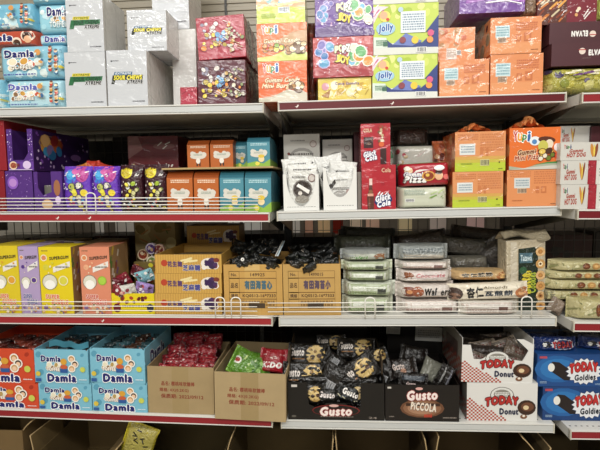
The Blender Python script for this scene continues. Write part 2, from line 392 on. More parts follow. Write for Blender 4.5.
# shelves
STRIP = {('L', 'A'): None, ('M', 'A'): '#5f0f16', ('R', 'A'): '#8e2228', ('L', 'B'): '#9c2b30', ('M', 'B'): None, ('R', 'B'): '#701a22',
         ('L', 'C'): '#9c2b30', ('M', 'C'): None, ('R', 'C'): '#8a2026', ('L', 'D'): '#8e1f27', ('M', 'D'): None, ('R', 'D'): '#8a2026'}
for k, (X0, Z0, t, X1) in SHZ.items():
    b, s = k; Y0 = BAYY[b]
    if b == 'L': xa, xb = -1.28, X1
    elif b == 'M': xa, xb = X0, X1
    else: xa, xb = X0, 1.58
    xc = (xa+xb)/2; hw = (xb-xa)/2; zc = Z0+t*(xc-X0)
    root = empty('shelf', (xc, Y0, zc), (0, -math.atan(t), 0))
    strip = STRIP[k]
    tag(root, '%s steel shelf of the %s bay, %s' % (ROWN[s], NAMES[b], 'with a plain white front rail' if strip is None else 'with a red ticket strip in its front rail'), 'shelf', 'gondola shelves')
    dep = BACK-.004-Y0
    m = MB(); m.box(-hw, hw, .008, dep, LIP-.004, LIP, WHITE); m.box(-hw+.02, hw-.02, .012, dep-.004, LIP-.016, LIP-.004, CREAM)
    m.box(-hw, -hw+.003, .008, dep, 0, LIP-.004, WHITE); m.box(hw-.003, hw, .008, dep, 0, LIP-.004, WHITE)
    m.box(-hw+.003, hw-.003, .02, .05, .004, LIP-.016, GREYM); m.box(-hw+.003, hw-.003, dep-.03, dep, .004, LIP-.016, GREYM)
    if k[0] != 'L' and s == 'D':
        for i in range(int(hw*2/.018)): m.box(-hw+.01+i*.018, -hw+.016+i*.018, .022, .026, LIP-.001, LIP+.0003, mat('#3a3a38', 'card'))
    m.build('shelf_board', root)
    m = MB()
    m.box(-hw, hw, 0, .008, 0, LIP, WHITE, .0012)
    m.box(-hw, hw, -.0045, .0, LIP-.005, LIP-.0005, WHITE, .001); m.box(-hw, hw, -.0045, 0, .0005, .004, WHITE, .001)
    if strip is None: m.box(-hw+.004, hw-.004, -.003, .001, .006, LIP-.007, mat('#c4c6c4', 'metal'), .001)
    m.build('front_rail', root)
    for e0 in (-hw, hw-.004):
        m = MB(); m.box(e0, e0+.004, -.005, .012, -.001, LIP+.001, CREAM, .001); m.build('rail_end_cap', root)
    if strip:
        m = MB(); m.box(-hw+.006, hw-.006, -.0028, -.0002, .0045, LIP-.0055, mat(strip, 'card'))
        for tx, ty in {('L', 'B'): ((58, 219), (90, 219)), ('L', 'C'): ((103, 320),), ('M', 'A'): ((297, 108), (392, 104)), ('L', 'A'): ()}.get(k, ()):
            px_, pz_ = at(tx, ty); lx = px_-xc; m.prism([(lx-.007, .013), (lx-.001, .014), (lx+.004, .02), (lx+.006, .016), (lx+.003, .012), (lx-.002, .008), (lx-.001, .0115)], -.0034, -.0029, mat('#e6dcd4', 'card'))
        m.build('ticket_strip', root)
    for sx in (-1, 1):
        m = MB(); xx = sx*(hw-.006)
        m.prism([(.03, -.001), (dep, -.001), (dep, -.075), (dep-.06, -.07)], xx-.002, xx+.002, mat('#55524a', 'metal'), 'yz'); m.build('bracket', root)
# base decks
for b in 'LMR':
    x0, x1 = {'L': (-1.28, SHZ[('L', 'D')][3]), 'M': (SHZ[('M', 'D')][0], SHZ[('M', 'D')][3]), 'R': (SHZ[('R', 'D')][0], 1.58)}[b]
    m = MB(); m.box(x0, x1, -.02, BACK-.004, .13, .15, WHITE, .002); m.box(x0, x1, .0, .012, 0, .13, GREYM); m.box(x0, x1, BACK-.02, BACK-.008, 0, .13, GREYM)
    m.box(x0, x0+.01, .012, BACK-.02, 0, .13, GREYM); m.box(x1-.01, x1, .012, BACK-.02, 0, .13, GREYM)
    o = m.build('base_deck'); tag(o, 'low steel base deck under the %s bay carrying open brown cartons' % NAMES[b], 'shelf', 'base decks')

# wire fences clipped to the front rails
def fence(k, x0, x1, h, yoff, label, n=4, loops=()):
    Z = lambda x: sh_top(k, x)
    W = mat('#f0eee6', 'metal'); Y = BAYY[k[0]]-.004+yoff; root = empty('wire_fence', ((x0+x1)/2, Y, Z((x0+x1)/2)), (0, sh_rot(k), 0))
    tag(root, label, 'fence', 'wire shelf fences'); hw = (x1-x0)/2; m = MB(); r = .0017
    for i in range(n):
        z = h*(i+.35)/(n-.65)
        m.tube([(-hw, 0, z), (hw-(.02 if i < n-1 else .012)-.008*0, 0, z)], r, W)
    e = []
    for i in range(9):
        a = math.pi/2-math.pi*i/8; e.append((hw-.012+.012*math.cos(a), 0, h*.55+(h*.45)*math.sin(a)))
    m.build('wire', root); m = MB(); m.tube([(hw-.012, 0, h)]+e+[(hw-.03, 0, h*.1)], r, W); m.build('end_loop', root)
    for lx in loops:
        m = MB(); P = [(lx-.016-(x0+x1)/2, -.002, -.002)]
        for i in range(9):
            a = math.pi-math.pi*i/8; P.append((lx-(x0+x1)/2+.016*math.cos(a), -.002, h+.006+.012*math.sin(a)))
        P.append((lx+.016-(x0+x1)/2, -.002, -.002)); m.tube(P, r*1.2, W); m.build('clip_loop', root)
    return root
X = lambda px, py: at(px, py, -.004)[0]
fence(('L', 'B'), -1.27, X(264, 205), .050, 0, 'white wire fence along the front edge of the second left shelf', 5, (X(91, 200),))
fence(('L', 'C'), -1.27, X(263, 305), .050, 0, 'white wire fence along the front edge of the third left shelf', 4, (X(220, 305), X(236, 305)))
fence(('M', 'C'), X(268, 305), X(557, 305), .050, -.004, 'white wire fence along the front edge of the third middle shelf', 4, (X(370, 305), X(526, 305)))
# ================================================================== shared prints
NAVY = '#1b2268'
CANDY = ['#f3d23a', '#e8843a', '#5a9fd0', '#e9e4da', '#d9485a', '#7cc04a', '#b069b5', '#f2efe6']
def fig(F, u, v, s, cols, seed=0):
    """small generic cartoon child made of rounded shapes"""
    F.ell(u, v-s*.9*F.asp, s*.85, s*1.0*F.asp, cols[0]).ell(u, v, s*.8, None, '#f0c9a4').ell(u, v+s*.5*F.asp, s*.85, s*.5*F.asp, cols[1])
def art_damla(F, base='#8fcbe0', x=.18, y=.72, wd=.46, ht=.2, white=.0, seed=0, fade=False):
    F.blobs(.3, .08, .95, .5, ['#c9e9f2', '#a9dbe8', '#e4f3f2', '#7fbcd6'], 12, .07, seed)
    if fade: F.rect(.1, .06, .9, .5, '#b9dde6')
    F.text('Damla', x+wd/2, y, wd, ht, '#5c64b4' if fade else NAVY, 0, 0, .05, '#ffffff', .12)
    F.blobs(x+.06, y-.42, x+wd*.9, y-.22, ['#d8a24a', '#f2e6c8', '#c96b42', '#f6f1e4', '#8d6a4a'], 12, .04, seed+1, '#ffffff')
    F.text('COFFEE', x+wd*.55, y-.42, wd*.7, .1, '#f5f3ea', 0, 0, .03, '#9a8f86', .07)
    for i in range(8):
        c = (('#c94433', '#6b3d22'), ('#3b7fae', '#2f2a26'), ('#d8a24a', '#8a4a26'))[i % 3]; fig(F, .8+.08*(i % 2), .88-.1*i, .03, c)
    F.ell(.64, .74, .045, None, '#d99a55').blobs(.58, .38, .7, .5, ['#c9573e', '#d9a05a', '#e9e2cf', '#3f6a9a'], 7, .025, seed).ell(.94, .3, .022, None, '#e5d04a')
    F.blobs(.04, .1, .96, .9, ['#cfe9ee', '#d9eef0', '#7fb4cc', '#e9e4b0'], 16, .014, seed+3).lines(.14, .06, .6, .12, 1, '#4b53a8', seed)
def damla_bag(px, Y, on, lab, base='#8cc8dd', grp='printed candy bags at the left end of the top shelf', art=None, **kk):
    return ppack('candy_bag', lab, 'candy bag', px, Y, .1, on, base, art or (lambda F: art_damla(F, base, **kk)), q=7, endp=16, style='wrap', fin=.006, wr=.0016, group=grp)

# ------------------------------------------------------------------ top shelf, left bay: candy bags
def art_red_damla(F):
    F.text('Damla', .3, .5, .62, .42, NAVY, 0, 0, .05, '#ffffff', .12); F.ell(.85, .6, .1, .42, '#f0d9c4').ell(.85, .55, .075, .33, '#3a2018').ell(.86, .35, .06, .25, '#e8b48c')
    F.ell(.68, .2, .08, .3, '#f0d9c4').ell(.68, .1, .06, .25, '#4a2a1c')
b1 = damla_bag((-30, 78, 3, 109), .02, ('L', 'A'), 'light blue printed candy bag cut by the left picture edge on the top shelf', seed=5, fade=True)
b2 = damla_bag((3, 79, 65, 109), .02, ('L', 'A'), 'pale faded blue candy bag lying lowest on the top shelf left of white boxes', '#a9d5e2', fade=True, seed=1, y=.74, x=.1)
b3 = damla_bag((-4, 44, 65.5, 79), .022, b2, 'light blue candy bag with navy lettering, on top of the pale faded bag', '#8fc7dc', seed=2, x=.14, y=.74, wd=.42)
b4 = damla_bag((-24, 30, 36, 45), .03, b3, 'red orange candy bag squeezed into the stack of blue candy bags', '#b9492f', art=art_red_damla)
b5 = damla_bag((37, 34, 68, 47), .035, b3, 'flat light blue candy bag showing its name beside the red orange bag', '#8cc4da', art=lambda F: F.text('Damla', .58, .5, .62, .55, '#3a3f95', 0, 0, .05, '#ffffff', .12).ell(.15, .4, .1, .35, '#bfe0ea'))
b6 = damla_bag((-22, 2, 34.5, 31), .028, b4, 'blue candy bag with a column of children printed on it above the red orange bag', '#79bcd6', seed=4, x=-.3, y=.72)
def art_d6(F):
    F.blobs(.2, .2, .9, .8, ['#c9e9f2', '#a9dbe8', '#e4f3f2'], 8, .08, 3)
    F.text('Damla', .68, .72, .6, .28, NAVY, 0, 0, .05, '#ffffff', .12).blobs(.5, .35, .9, .5, ['#d8a24a', '#8b6b3f', '#e6e2cf'], 8, .05, 4, '#ffffff')
    F.text('TOFFEE', .7, .27, .5, .18, '#e8f3f2', 0, 0, .03, '#6f9bb0', .07)
b7 = damla_bag((35.5, 3, 68, 33), .03, b5, 'light blue candy bag with a large navy name in the upper left corner', '#97cfdf', art=art_d6)
b8 = damla_bag((28, -18, 66, 2.5), .03, b7, 'light blue candy bag at the very top, its lower edge just in view', '#7db4c8', seed=9)

# ------------------------------------------------------------------ white glossy boxes
def art_sour(kind):
    def a(F):
        F.rect(0, 0, 1, 1, '#c8cbcf')
        top, bar, mainc = (('#2d5e86', None, '#f0e24a') if kind == 'b' else ('#e3d23c', '#1f6a3c', '#14402a'))
        F.lines(.14, .8, .3, .825, 1, '#3a3a40', 1).ell(.12, .81, .02, None, '#222228')
        F.poly([(.17, .56), (.62, .56), (.64, .615), (.19, .615)], top)
        F.text('EXTREME', .41, .588, .4, .035, '#e9eef0' if kind == 'b' else '#3c5a28', 0, .2, .02)
        if kind == 'b':
            F.poly([(.1, .4), (.14, .555), (.9, .555), (.88, .47), (.2, .47), (.17, .4)], '#1d2418')
            F.text('SOUR CHEWS', .52, .513, .7, .075, mainc, 0, .25, .05, '#1d2418', .09)
        else:
            F.poly([(.08, .4), (.13, .555), (.93, .555), (.9, .46), (.22, .46), (.19, .4)], bar)
            F.text('SOUR CHEWS', .54, .508, .68, .07, mainc, 0, .25, .04)
        F.text('XTREME', .69, .435, .4, .06, '#1b1b1e', 0, .2, .05, '#f6f6f4', .1)
        F.lines(.62, .07, .92, .1, 1, '#55555c', 3)
    return a
def white_box(px, Y, d, on, kind, lab, rz=0):
    def sides(mb, q, st):
        rside(mb, q.w/2, d, q.h, 'wrap').rect(.0, .02, .98, .98, '#dcd9d3').rect(.08, 0, .1, 1, '#c4c1bb').rect(.55, 0, .58, 1, '#cfccc6')  # side coloured lighter to stand in for its glossy reflection
    return carton('candy_box', lab, 'box', px, Y, d, on, '#cdd0d3', art_sour(kind), 'wrap', 'white sour candy boxes', rz, art_more=sides)
w3 = white_box((65, 52, 105.5, 107.5), .012, .12, ('L', 'A'), 'g', 'white glossy candy box with green bar, bottom left of the white box group')
w4 = white_box((107, 50, 147, 106.5), .012, .3, ('L', 'A'), 'b', 'white glossy candy box with yellow lettering, bottom box beside the small red packet')
w1 = white_box((66, -6, 103, 51.3), .012, .16, w3, 'g', 'white glossy candy box with green bar stacked at upper left, touching the picture top')
w2 = white_box((130, 12, 168.5, 60), .05, .2, w4, 'b', 'white glossy candy box with yellow lettering in the middle of the stack')
w2.o.location.y = .03
w5 = white_box((152, -28, 188.5, 28), .15, .16, sh_top(('L', 'A'), -.25)+.19, 'b', 'white glossy candy box highest of the group, lettered near the picture top')
w6 = carton('candy_box', 'plain side of a white glossy box under the highest lettered box', 'box', (172, 29, 196, 103), .15, .16, ('L', 'A'), '#d3d2ce', None, 'wrap', 'white sour candy boxes')
def w_fix():
    w5.o.location.z = w6.top+.001
w_fix()

# small red packet, red party boxes
carton('candy_box', 'small shiny red box peeking out beside the white box on the top shelf', 'box', (180, 87, 197, 104), .02, .08, ('L', 'A'), '#a02637',
       lambda F: F.rect(.1, .1, .9, .9, '#b03348').worms(.2, .2, .8, .8, ['#d98a96', '#8c1f30'], 7, .3, .05, 2), 'wrap')
def art_party(seed, g, tint):
    def a(F):
        F.rect(.02, .03, .98, .97, g).blobs(.1, .5, .55, .84, ['#ded9d4', '#e9e6e2', '#d9cfc8', '#8f8aa0'], 16, .042, seed, tint).blobs(.08, .2, .6, .6, ['#e2c53c', '#e8d050', '#b9a03a', '#e9913d'], 18, .045, seed+2, tint)
        F.blobs(.38, .42, .62, .62, ['#5c9ccc', '#7ab0d8', '#3f6fa8'], 7, .05, seed+5, tint).blobs(.6, .15, .95, .85, ['#c9a25a', '#8f9c6a', '#d9cdb4', '#e9913d', '#b9b0a0'], 22, .035, seed+6, tint)
        F.worms(.3, .2, .95, .9, ['#efe8e2', '#c9a8a0', '#9c8f5a'], 12, .12, .014, seed+1, -.5)
    return a
def side_dark(mb, q, st): rside(mb, q.w/2, q.d, q.h, 'wrap').blobs(.1, .1, .9, .9, ['#5c1620', '#3a0e16', '#7b4a3c'], 10, .12, 4)
r1 = carton('party_box', 'dark maroon film-wrapped candy box at the bottom of the pair right of the white boxes', 'box', (197.5, 60, 245.5, 104), .02, .22, ('L', 'A'), '#5c1526', art_party(3, '#561528', '#3b0d1c'), 'wrap', 'red party candy boxes', art_more=side_dark)
r2 = carton('party_box', 'bright red film-wrapped candy box tilted on top of the dark maroon box', 'box', (198, 17, 246, 59), .02, .24, r1, '#a42036', art_party(8, '#a8223a', '#7c1026'), 'wrap', 'red party candy boxes', ry=-.05, art_more=side_dark)
r2.o.location.z += .004

# ------------------------------------------------------------------ middle bay, top shelf
YC, YL = ['#c23a2c', '#e8a13a', '#3f8a4a', '#3567a8'], ['Y', 'u', 'p', 'i']
YL = ['Y', 'a', 'p', 'i']; YL[1] = 'u'
YL = list('Yupi')
def yupi(F, cu, cv, wd, ht, rot=0): F.multi(YL, YC, cu, cv, wd, ht, '#ffffff', rot)
def art_y_green(F):
    F.rect(0, 0, 1, 1, '#c7d65a').poly([(0, .55), (1, .45), (1, 1), (0, 1)], '#e8b48c').blobs(.05, .6, .95, .98, ['#e9ded0', '#e3a878', '#9ec7cf', '#f3ebe0'], 16, .08, 1)
    F.poly([(.45, .5), (1, .62), (1, .7), (.4, .58)], '#e9e6a8').bars(.45, .3, .68, .48, 1, '#39424f', '#dfe6ea').lines(.1, .15, .4, .3, 3, '#a5bb48', 2)
def art_y_orange(F, kind=0):
    F.rect(0, 0, 1, 1, '#e2743a' if kind == 0 else '#e06a33')
    F.poly([(.0, .0), (1, .0), (1, .2), (.6, .3), (.3, .14), (0, .1)], '#cbd36a' if kind == 0 else '#c9c2ad')
    F.poly([(.35, .5), (.7, .75), (1, .82), (1, .42), (.8, .32)], '#c9a27a') if kind == 0 else F.poly([(.5, .2), (.9, .26), (1, .2), (1, .02), (.2, .02)], '#d9d2c0')
    yupi(F, .26, .84, .34, .2)
    F.text('Gummi Candy', .5, .52, .72, .14, '#f6e9c4', 0, .3, .03, '#7b4a22', .08)
    F.blobs(.15, .3, .5, .42, ['#e9cf45', '#c98a3a', '#8fb04a', '#d9472f'], 10, .05, 3+kind, '#5a3a1c') if kind == 0 else F.text('Mini Burger', .42, .38, .7, .15, '#f3dcb2', 0, .3, .03, '#a8501f', .09)
    F.blobs(.6, .25, .94, .45, ['#efe6cf', '#b98a55', '#e2c79a', '#7b5a3c'], 12, .06, 5+kind, '#5a3a1c')
y3 = carton('gummy_box', 'orange gummy box with a white wavy foot, lowest box above the upright', 'box', (258.5, 61, 307, 101.5), .004, .2, ('M', 'A'), '#e06c34', lambda F: art_y_orange(F, 1), 'wrap', 'stacked gummy boxes at the left of the middle bay')
y2 = carton('gummy_box', 'orange gummy box with a green band, middle of the stack above the upright', 'box', (257, 23, 307, 60.5), .004, .2, y3, '#e2763c', lambda F: art_y_orange(F, 0), 'wrap', 'stacked gummy boxes at the left of the middle bay')
y1 = carton('gummy_box', 'pale green and peach gummy box back with barcode, top of the stack above the upright', 'box', (256.5, -10, 305, 22.5), .004, .2, y2, '#c7d65a', art_y_green, 'wrap', 'stacked gummy boxes at the left of the middle bay')
ppack('candy_bag', 'narrow brown wrapped bag standing in the gap right of the orange gummy boxes', 'candy bag', (308, 20, 316, 100), .09, .06, ('M', 'A'), '#6b3626',
      lambda F: F.blobs(.1, .1, .9, .9, ['#8c5a3c', '#b98a6a', '#4a1c18', '#a34a34'], 16, .2, 4), vertical=True)
def art_marsh(bg, sh, seed):
    def a(F):
        F.rect(.01, .01, .99, .99, bg).blobs(.05, .25, .98, .98, [sh, '#c9a0c0', '#8a5a9a', '#e0d0d8'], 22, .02, seed+2).poly([(.0, .18), (.45, .3), (1, .12), (1, 0), (0, 0)], sh)
        F.blobs(.08, .3, .3, .85, ['#5aa0c8', '#6b62b0', '#3f78b5'], 9, .06, seed, '#c9b8e0').blobs(.62, .35, .92, .85, ['#e8953a', '#5fae6a', '#6fb6d8', '#e9d9c4'], 10, .075, seed+3, '#f0e6da')
        for i, ch in enumerate('POPZ'): F.text(ch, .4+.062*i, .68+.03*(i % 2), .062, .16, '#f3e9b8' if i < 2 else '#f0efe8', 0, 0, .05, '#4a4a3a', .12)
        for i, ch in enumerate('JOY'): F.text(ch, .42+.075*i, .46-.03*i, .075, .17, '#f0d63a', 0, 0, .05, '#5a4a1a', .12)
        F.blobs(.05, .1, .95, .95, ['#f4e9f2'], 14, .009, seed+7)
    return a
pk = carton('candy_box', 'yellow cone-printed candy box lying under the red box in the middle bay', 'box', (318, 77.5, 371.5, 101.3), .012, .2, ('M', 'A'), '#d9bf4e',
            lambda F: F.rect(.02, .05, .98, .95, '#dcc65c').blobs(.2, .3, .85, .75, ['#efe3b0', '#f3ecd4', '#c9a23a', '#e9d06a'], 18, .07, 2).poly([(.06, .2), (.2, .1), (.24, .5)], '#a8763a').ell(.14, .62, .07, None, '#d59aa8').text('Cone Gummy', .55, .72, .45, .16, '#6b4a8a', 0, 0, .02).worms(.3, .15, .95, .4, ['#e9e3c8', '#b99a3a'], 8, .1, .02, 5).ell(.88, .6, .05, None, '#e6c23a'), 'wrap')
pr = carton('candy_box', 'red glossy marshmallow box between the yellow box and the purple box', 'box', (313, 36.5, 373.5, 77), .006, .2, pk, '#b13a3c', art_marsh('#b53c3c', '#a32c34', 4), 'wrap', 'glossy marshmallow boxes')
carton('candy_box', 'purple glossy marshmallow box on top of the red one, touching the picture top', 'box', (315, -6, 374.5, 35.8), .006, .2, pr, '#5c2f86', art_marsh('#5e3290', '#4a2070', 9), 'wrap', 'glossy marshmallow boxes')
def art_jolly(F):
    F.rect(0, 0, 1, 1, '#e7e9e0').poly([(0, .25), (1, .18), (1, 1), (0, 1)], '#c2d45c').blobs(.2, .7, .95, .95, ['#dfe58c', '#a9c23c', '#d2dd70'], 12, .06, 1)
    F.poly([(0, .62), (.1, .86), (.24, .95), (.1, .97), (0, .95)], '#e9d5dc').worms(.02, .7, .14, .95, ['#c25a86', '#f2e4ea'], 6, .12, .02, 3, .9)
    F.poly([(0, .22), (.2, .3), (.3, .2), (.55, .3), (.75, .22), (1, .5), (1, .08), (0, .1)], '#2e3f80').poly([(.3, .2), (.5, .42), (.75, .25), (.6, .16)], '#6f7fc0').poly([(.8, .42), (1, .75), (1, .45)], '#2e3f80')
    F.poly([(.0, .0), (1, .0), (1, .12), (0, .15)], '#dadcd4').poly([(0, .14), (.22, .14), (.2, .34), (0, .36)], '#d8e6d8')
    F.ell(.18, .76, .085, None, '#efdc6a').ell(.16, .78, .06, None, '#e9b08a').ell(.22, .7, .025, None, '#c9432f')
    F.ell(.19, .52, .15, .13, '#9fc8e0').text('Jolly', .19, .52, .23, .17, '#2a5fa8', .1, .2, .05, '#f4f7f5', .1)
    F.rect(.42, .42, .8, .84, '#e6edf0').lines(.45, .46, .78, .8, 7, '#7f93a8', 5).ell(.42, .88, .04, None, '#b9cfe0').lines(.04, .18, .22, .3, 3, '#5f8a6a', 4).rect(.15, .17, .22, .26, '#3f6a55')
    F.ell(.64, .27, .055, None, '#f0c940').ell(.87, .27, .05, None, '#ef9a4a').ell(.88, .4, .05, None, '#d65a86').ell(.45, .28, .05, None, '#8a3f4a').bars(.66, .03, .82, .13, 3)
j2 = carton('jelly_box', 'yellow green jelly box with a printed white panel, lower of the stacked pair', 'box', (372.5, 54.5, 437.5, 97.3), .006, .22, ('M', 'A'), '#dfe1d6', art_jolly, 'card', 'stacked jelly boxes')
j1 = carton('jelly_box', 'yellow green jelly box with a printed white panel, upper of the stacked pair', 'box', (373.5, 3.5, 438.5, 54), .006, .22, j2, '#dfe1d6', art_jolly, 'card', 'stacked jelly boxes')
carton('jelly_box', 'third yellow green jelly box, only a strip of it showing at the picture top', 'box', (373, -40, 438, 2.8), .006, .22, j1, '#dfe1d6', art_jolly, 'card', 'stacked jelly boxes')
def art_ob(flip=0, win=True):
    def a(F):
        F.rect(0, 0, 1, 1, '#df8f5c').rect(.02, .03, .98, .3, '#e39a66')
        F.rect(.1, .45, .38, .78, '#c9dfe2').lines(.12, .48, .36, .76, 4, '#7aa3b0', 2).bars(.14, .3, .32, .46, 4, '#3b3530', '#d9b79a')
        F.lines(.5, .62, .92, .86, 4, '#c9714a', 7).rect(.5, .34, .6, .52, '#c97548').rect(.53, .38, .57, .48, '#e39a66').rect(.66, .34, .8, .56, '#c97548').rect(.7, .38, .76, .5, '#e0935f').lines(.8, .08, .94, .11, 1, '#8c4526', 3)
    return a
def art_ob_red(F):
    F.rect(0, 0, 1, 1, '#e0905c').blobs(.05, .5, .7, .95, ['#d97f4c', '#b98a5a', '#c96a44'], 14, .07, 3).worms(.4, .55, .6, .9, ['#f3e6d8', '#efd9c4'], 5, .16, .03, 2, 1.4).rect(.22, .1, .5, .42, '#d9cfc4').bars(.5, .22, .62, .36, 2).lines(.24, .14, .48, .38, 4, '#a88a78', 1)
o1 = carton('gummy_box', 'orange shrink-wrapped box set back at the left, behind the front orange boxes', 'box', (438.5, 22, 475, 59), .05, .2, sh_top(('M', 'A'), .45)+.13, '#e0905c', art_ob_red, 'wrap', 'orange shrink-wrapped boxes')
o2 = carton('gummy_box', 'orange shrink-wrapped box at the bottom left of the orange stack', 'box', (439.5, 59.5, 489, 95.3), .008, .22, ('M', 'A'), '#e0905c', art_ob(), 'wrap', 'orange shrink-wrapped boxes')
o1.o.location.z = o2.top+.001
o4 = carton('gummy_box', 'orange shrink-wrapped box at the bottom right of the orange stack', 'box', (490.5, 53.8, 543, 94.6), .008, .22, ('M', 'A'), '#df8c58', art_ob(), 'wrap', 'orange shrink-wrapped boxes')
o3 = carton('gummy_box', 'orange shrink-wrapped box on the upper right under the purple bag', 'box', (490.5, 17, 541.5, 53.5), .006, .22, o4, '#e2945f', art_ob(), 'wrap', 'orange shrink-wrapped boxes',
            art_more=lambda mb, q, st: lside(mb, -q.w/2, q.d, q.h, 'wrap').blobs(.1, .1, .9, .9, ['#8a7a5a', '#5a4a3c', '#b9a88a', '#6b2f2a'], 16, .08, 3))
carton('candy_box', 'purple candy box at the picture top, resting over the orange boxes', 'box', (459.5, -16, 525, 19.5), .02, .2, o1, '#6b3591',
       lambda F: F.rect(0, 0, 1, 1, '#6a3492').poly([(.1, .3), (.5, .42), (1, .28), (1, 1), (.15, 1)], '#a060b8').blobs(.3, .45, .9, .95, ['#e8c24a', '#efe3c4', '#d3709a', '#f0efe8', '#c9d06a'], 18, .06, 6, '#5a2a7a').rect(.16, .5, .22, .95, '#3a1f4a').poly([(.4, .32), (.7, .38), (.95, .25), (.95, .22), (.7, .33), (.4, .28)], '#efe6f0'), 'wrap').o.location.z = o1.top+.014
ppack('candy_bag', 'brownish film bag leaning between the purple box and the maroon wrapped box', 'candy bag', (524, -14, 540, 17), .03, .08, o3, '#8a705c', lambda F: F.worms(.1, .1, .9, .9, ['#a88e78', '#5c4636', '#c9b49a'], 14, .3, .06, 2), vertical=True)
# right end: snack packs, maroon cartons
def art_yg(F): F.blobs(.05, .2, .95, .9, ['#b9b04a', '#8a8f3c', '#d2cc70', '#6a5f78', '#c9c27a', '#4a4060'], 26, .06, 2).worms(.3, .5, .9, .85, ['#6b3f78', '#e9e3c0', '#a9a03a'], 14, .12, .03, 3, .1)
g1 = ppack('snack_pack', 'yellow green snack pack with purple print under the maroon cartons', 'snack pack', (545, 66, 618, 94), .004, .15, ('M', 'A'), '#aaa44c', art_yg, q=5, endp=12)
g1.o.location.y = .004
def art_maroon(up):
    def a(F):
        F.rect(0, 0, 1, 1, '#4e2a30')
        if up: F.text('NAVLE', .5, .42, .22, .22, '#e9e6e2', math.pi, 0, .06).ell(.67, .34, .045, None, '#e2d2c6').rect(.62, .36, .72, .4, '#b03a3a').lines(.6, .7, .72, .73, 1, '#a89a90', 1)
        else: F.text('ELVAN', .62, .55, .22, .22, '#e9e6e2', 0, 0, .06).ell(.42, .62, .045, None, '#e2d2c6').rect(.37, .66, .47, .7, '#b03a3a').lines(.42, .3, .54, .33, 1, '#8a7a72', 1)
    return a
m2 = carton('maroon_carton', 'dark maroon carton with white lettering, lower one, on the yellow green packs', 'carton', (551.5, 42, 625, 66), .0, .24, g1, '#4e2a30', art_maroon(False), 'card', 'dark maroon cartons')
m1 = carton('maroon_carton', 'dark maroon carton lying upside down on the other maroon carton', 'carton', (549.5, 21.5, 622, 41.8), .012, .24, m2, '#4e2a30', lambda F: F.rect(0, 0, 1, 1, '#4e2a30').text('ELVAN', .42, .45, .22, .24, '#e9e6e2', math.pi, 0, .06).ell(.6, .42, .045, None, '#e2d2c6').rect(.55, .36, .65, .4, '#b03a3a'), 'card', 'dark maroon cartons')
carton('candy_box', 'maroon wrapped box with orange swirls standing on the maroon cartons', 'box', (537.5, -14, 597, 21), .03, .2, m1, '#6e1f2c',
       lambda F: F.rect(0, 0, .5, 1, '#5a2a20').rect(.5, 0, 1, 1, '#7a1f30').worms(.03, .1, .48, .95, ['#c9722f', '#e3a24a', '#8a3a1c', '#d9c9a4'], 26, .16, .03, 4, .8).blobs(.6, .2, .7, .4, ['#e0a870', '#f0e0c8'], 4, .035, 2).blobs(.5, .3, 1, .95, ['#e9c4c9'], 9, .012, 5).worms(.8, .1, .95, .3, ['#f0e9e4'], 2, .14, .02, 1, .9), 'wrap')
ppack('candy_bag', 'yellow green bag at the upper right corner of the picture', 'candy bag', (597.5, -14, 625, 21), .04, .1, m1, '#b3b55c', None, vertical=True)
carton('candy_box', 'olive carton back panel glimpsed above the boxes near the picture top', 'box', (440, -20, 459, 20), .17, .1, o2.top+.07, '#c4b98e', None, 'card') if False else None
# ================================================================== second shelf, left bay
def open_display(name, label, cat, px, Y, d, on, base, cut, art=None, style='card', group=None, sideart=None, inner=None, top_open=True, rz=0):
    """display carton: front wall follows the polygon cut (u, v), other walls, floor; parts: body + front_panel"""
    q = place(px, Y, on, d); root = empty(name, (q.x, Y, q.z), (0, q.r, rz)); tag(root, label, cat, group)
    w, h = q.w, q.h; t = .0025; B = mat(base, style); I = mat(inner or base, 'card')
    m = MB(); m.box(-w/2, -w/2+t, t, d, 0, h, B); m.box(w/2-t, w/2, t, d, 0, h, B); m.box(-w/2+t, w/2-t, d-t, d, 0, h, I); m.box(-w/2+t, w/2-t, t, d-t, 0, t, I)
    if sideart: sideart(rside(m, w/2, d, h, style), lside(m, -w/2, d, h, style))
    m.build('box_body', root)
    f = MB(); f.prism([(-w/2+u*w, v*h) for u, v in cut], 0, t, B)
    if art: art(front(f, w, h, style))
    f.build('front_panel', root); q.o = root
    return q
PUR = '#54307e'
def stars(F, seed, n=26, cols=('#e9dcf0', '#c9a0d8', '#8f5cc0')): F.blobs(.04, .03, .96, .97, list(cols), n, .014, seed)
def side_purple(F, L=None):
    F.rect(0, 0, 1, 1, '#3a2058'); stars(F, 4, 60, ('#b9a0d0', '#7a4aa8', '#d9c9e6', '#3a1f5c')); F.ell(.28, .7, .2, .2, '#8a6a5a').ell(.28, .7, .18, .17, '#4a2050').blobs(.14, .6, .42, .8, ['#a8562a', '#b8863a', '#8a2a2a', '#c9a06a'], 12, .05, 3).blobs(.16, .4, .42, .55, ['#2f6a9a', '#7a6a9a', '#3a86b0'], 8, .045, 4)
    F.ell(.7, .4, .1, .09, '#9a6fb8')
U = lambda a, b, c: [(0, 0), (1, 0), (1, 1), (1-a, 1), (1-a, c), (.5+.12, b), (a, b), (a, 1), (0, 1)]
def art_pd(F):
    F.rect(.02, .02, .98, .22, '#6a409c'); F.blobs(.02, .25, .17, .96, ['#b79ad6', '#8f62c4', '#3c2060', '#e3d4f0'], 26, .02, 3); F.blobs(.83, .25, .98, .96, ['#b79ad6', '#8f62c4', '#3c2060', '#e3d4f0'], 26, .02, 5); F.ell(.22, .13, .16, .1, '#e9cfae').ell(.22, .13, .12, .07, '#b86a4a').ell(.75, .14, .16, .1, '#d9c4e9').text('GUM', .3, .13, .3, .1, '#7a2a2a', 0, 0, .03).rect(.05, .02, .95, .035, '#d9c9e9')
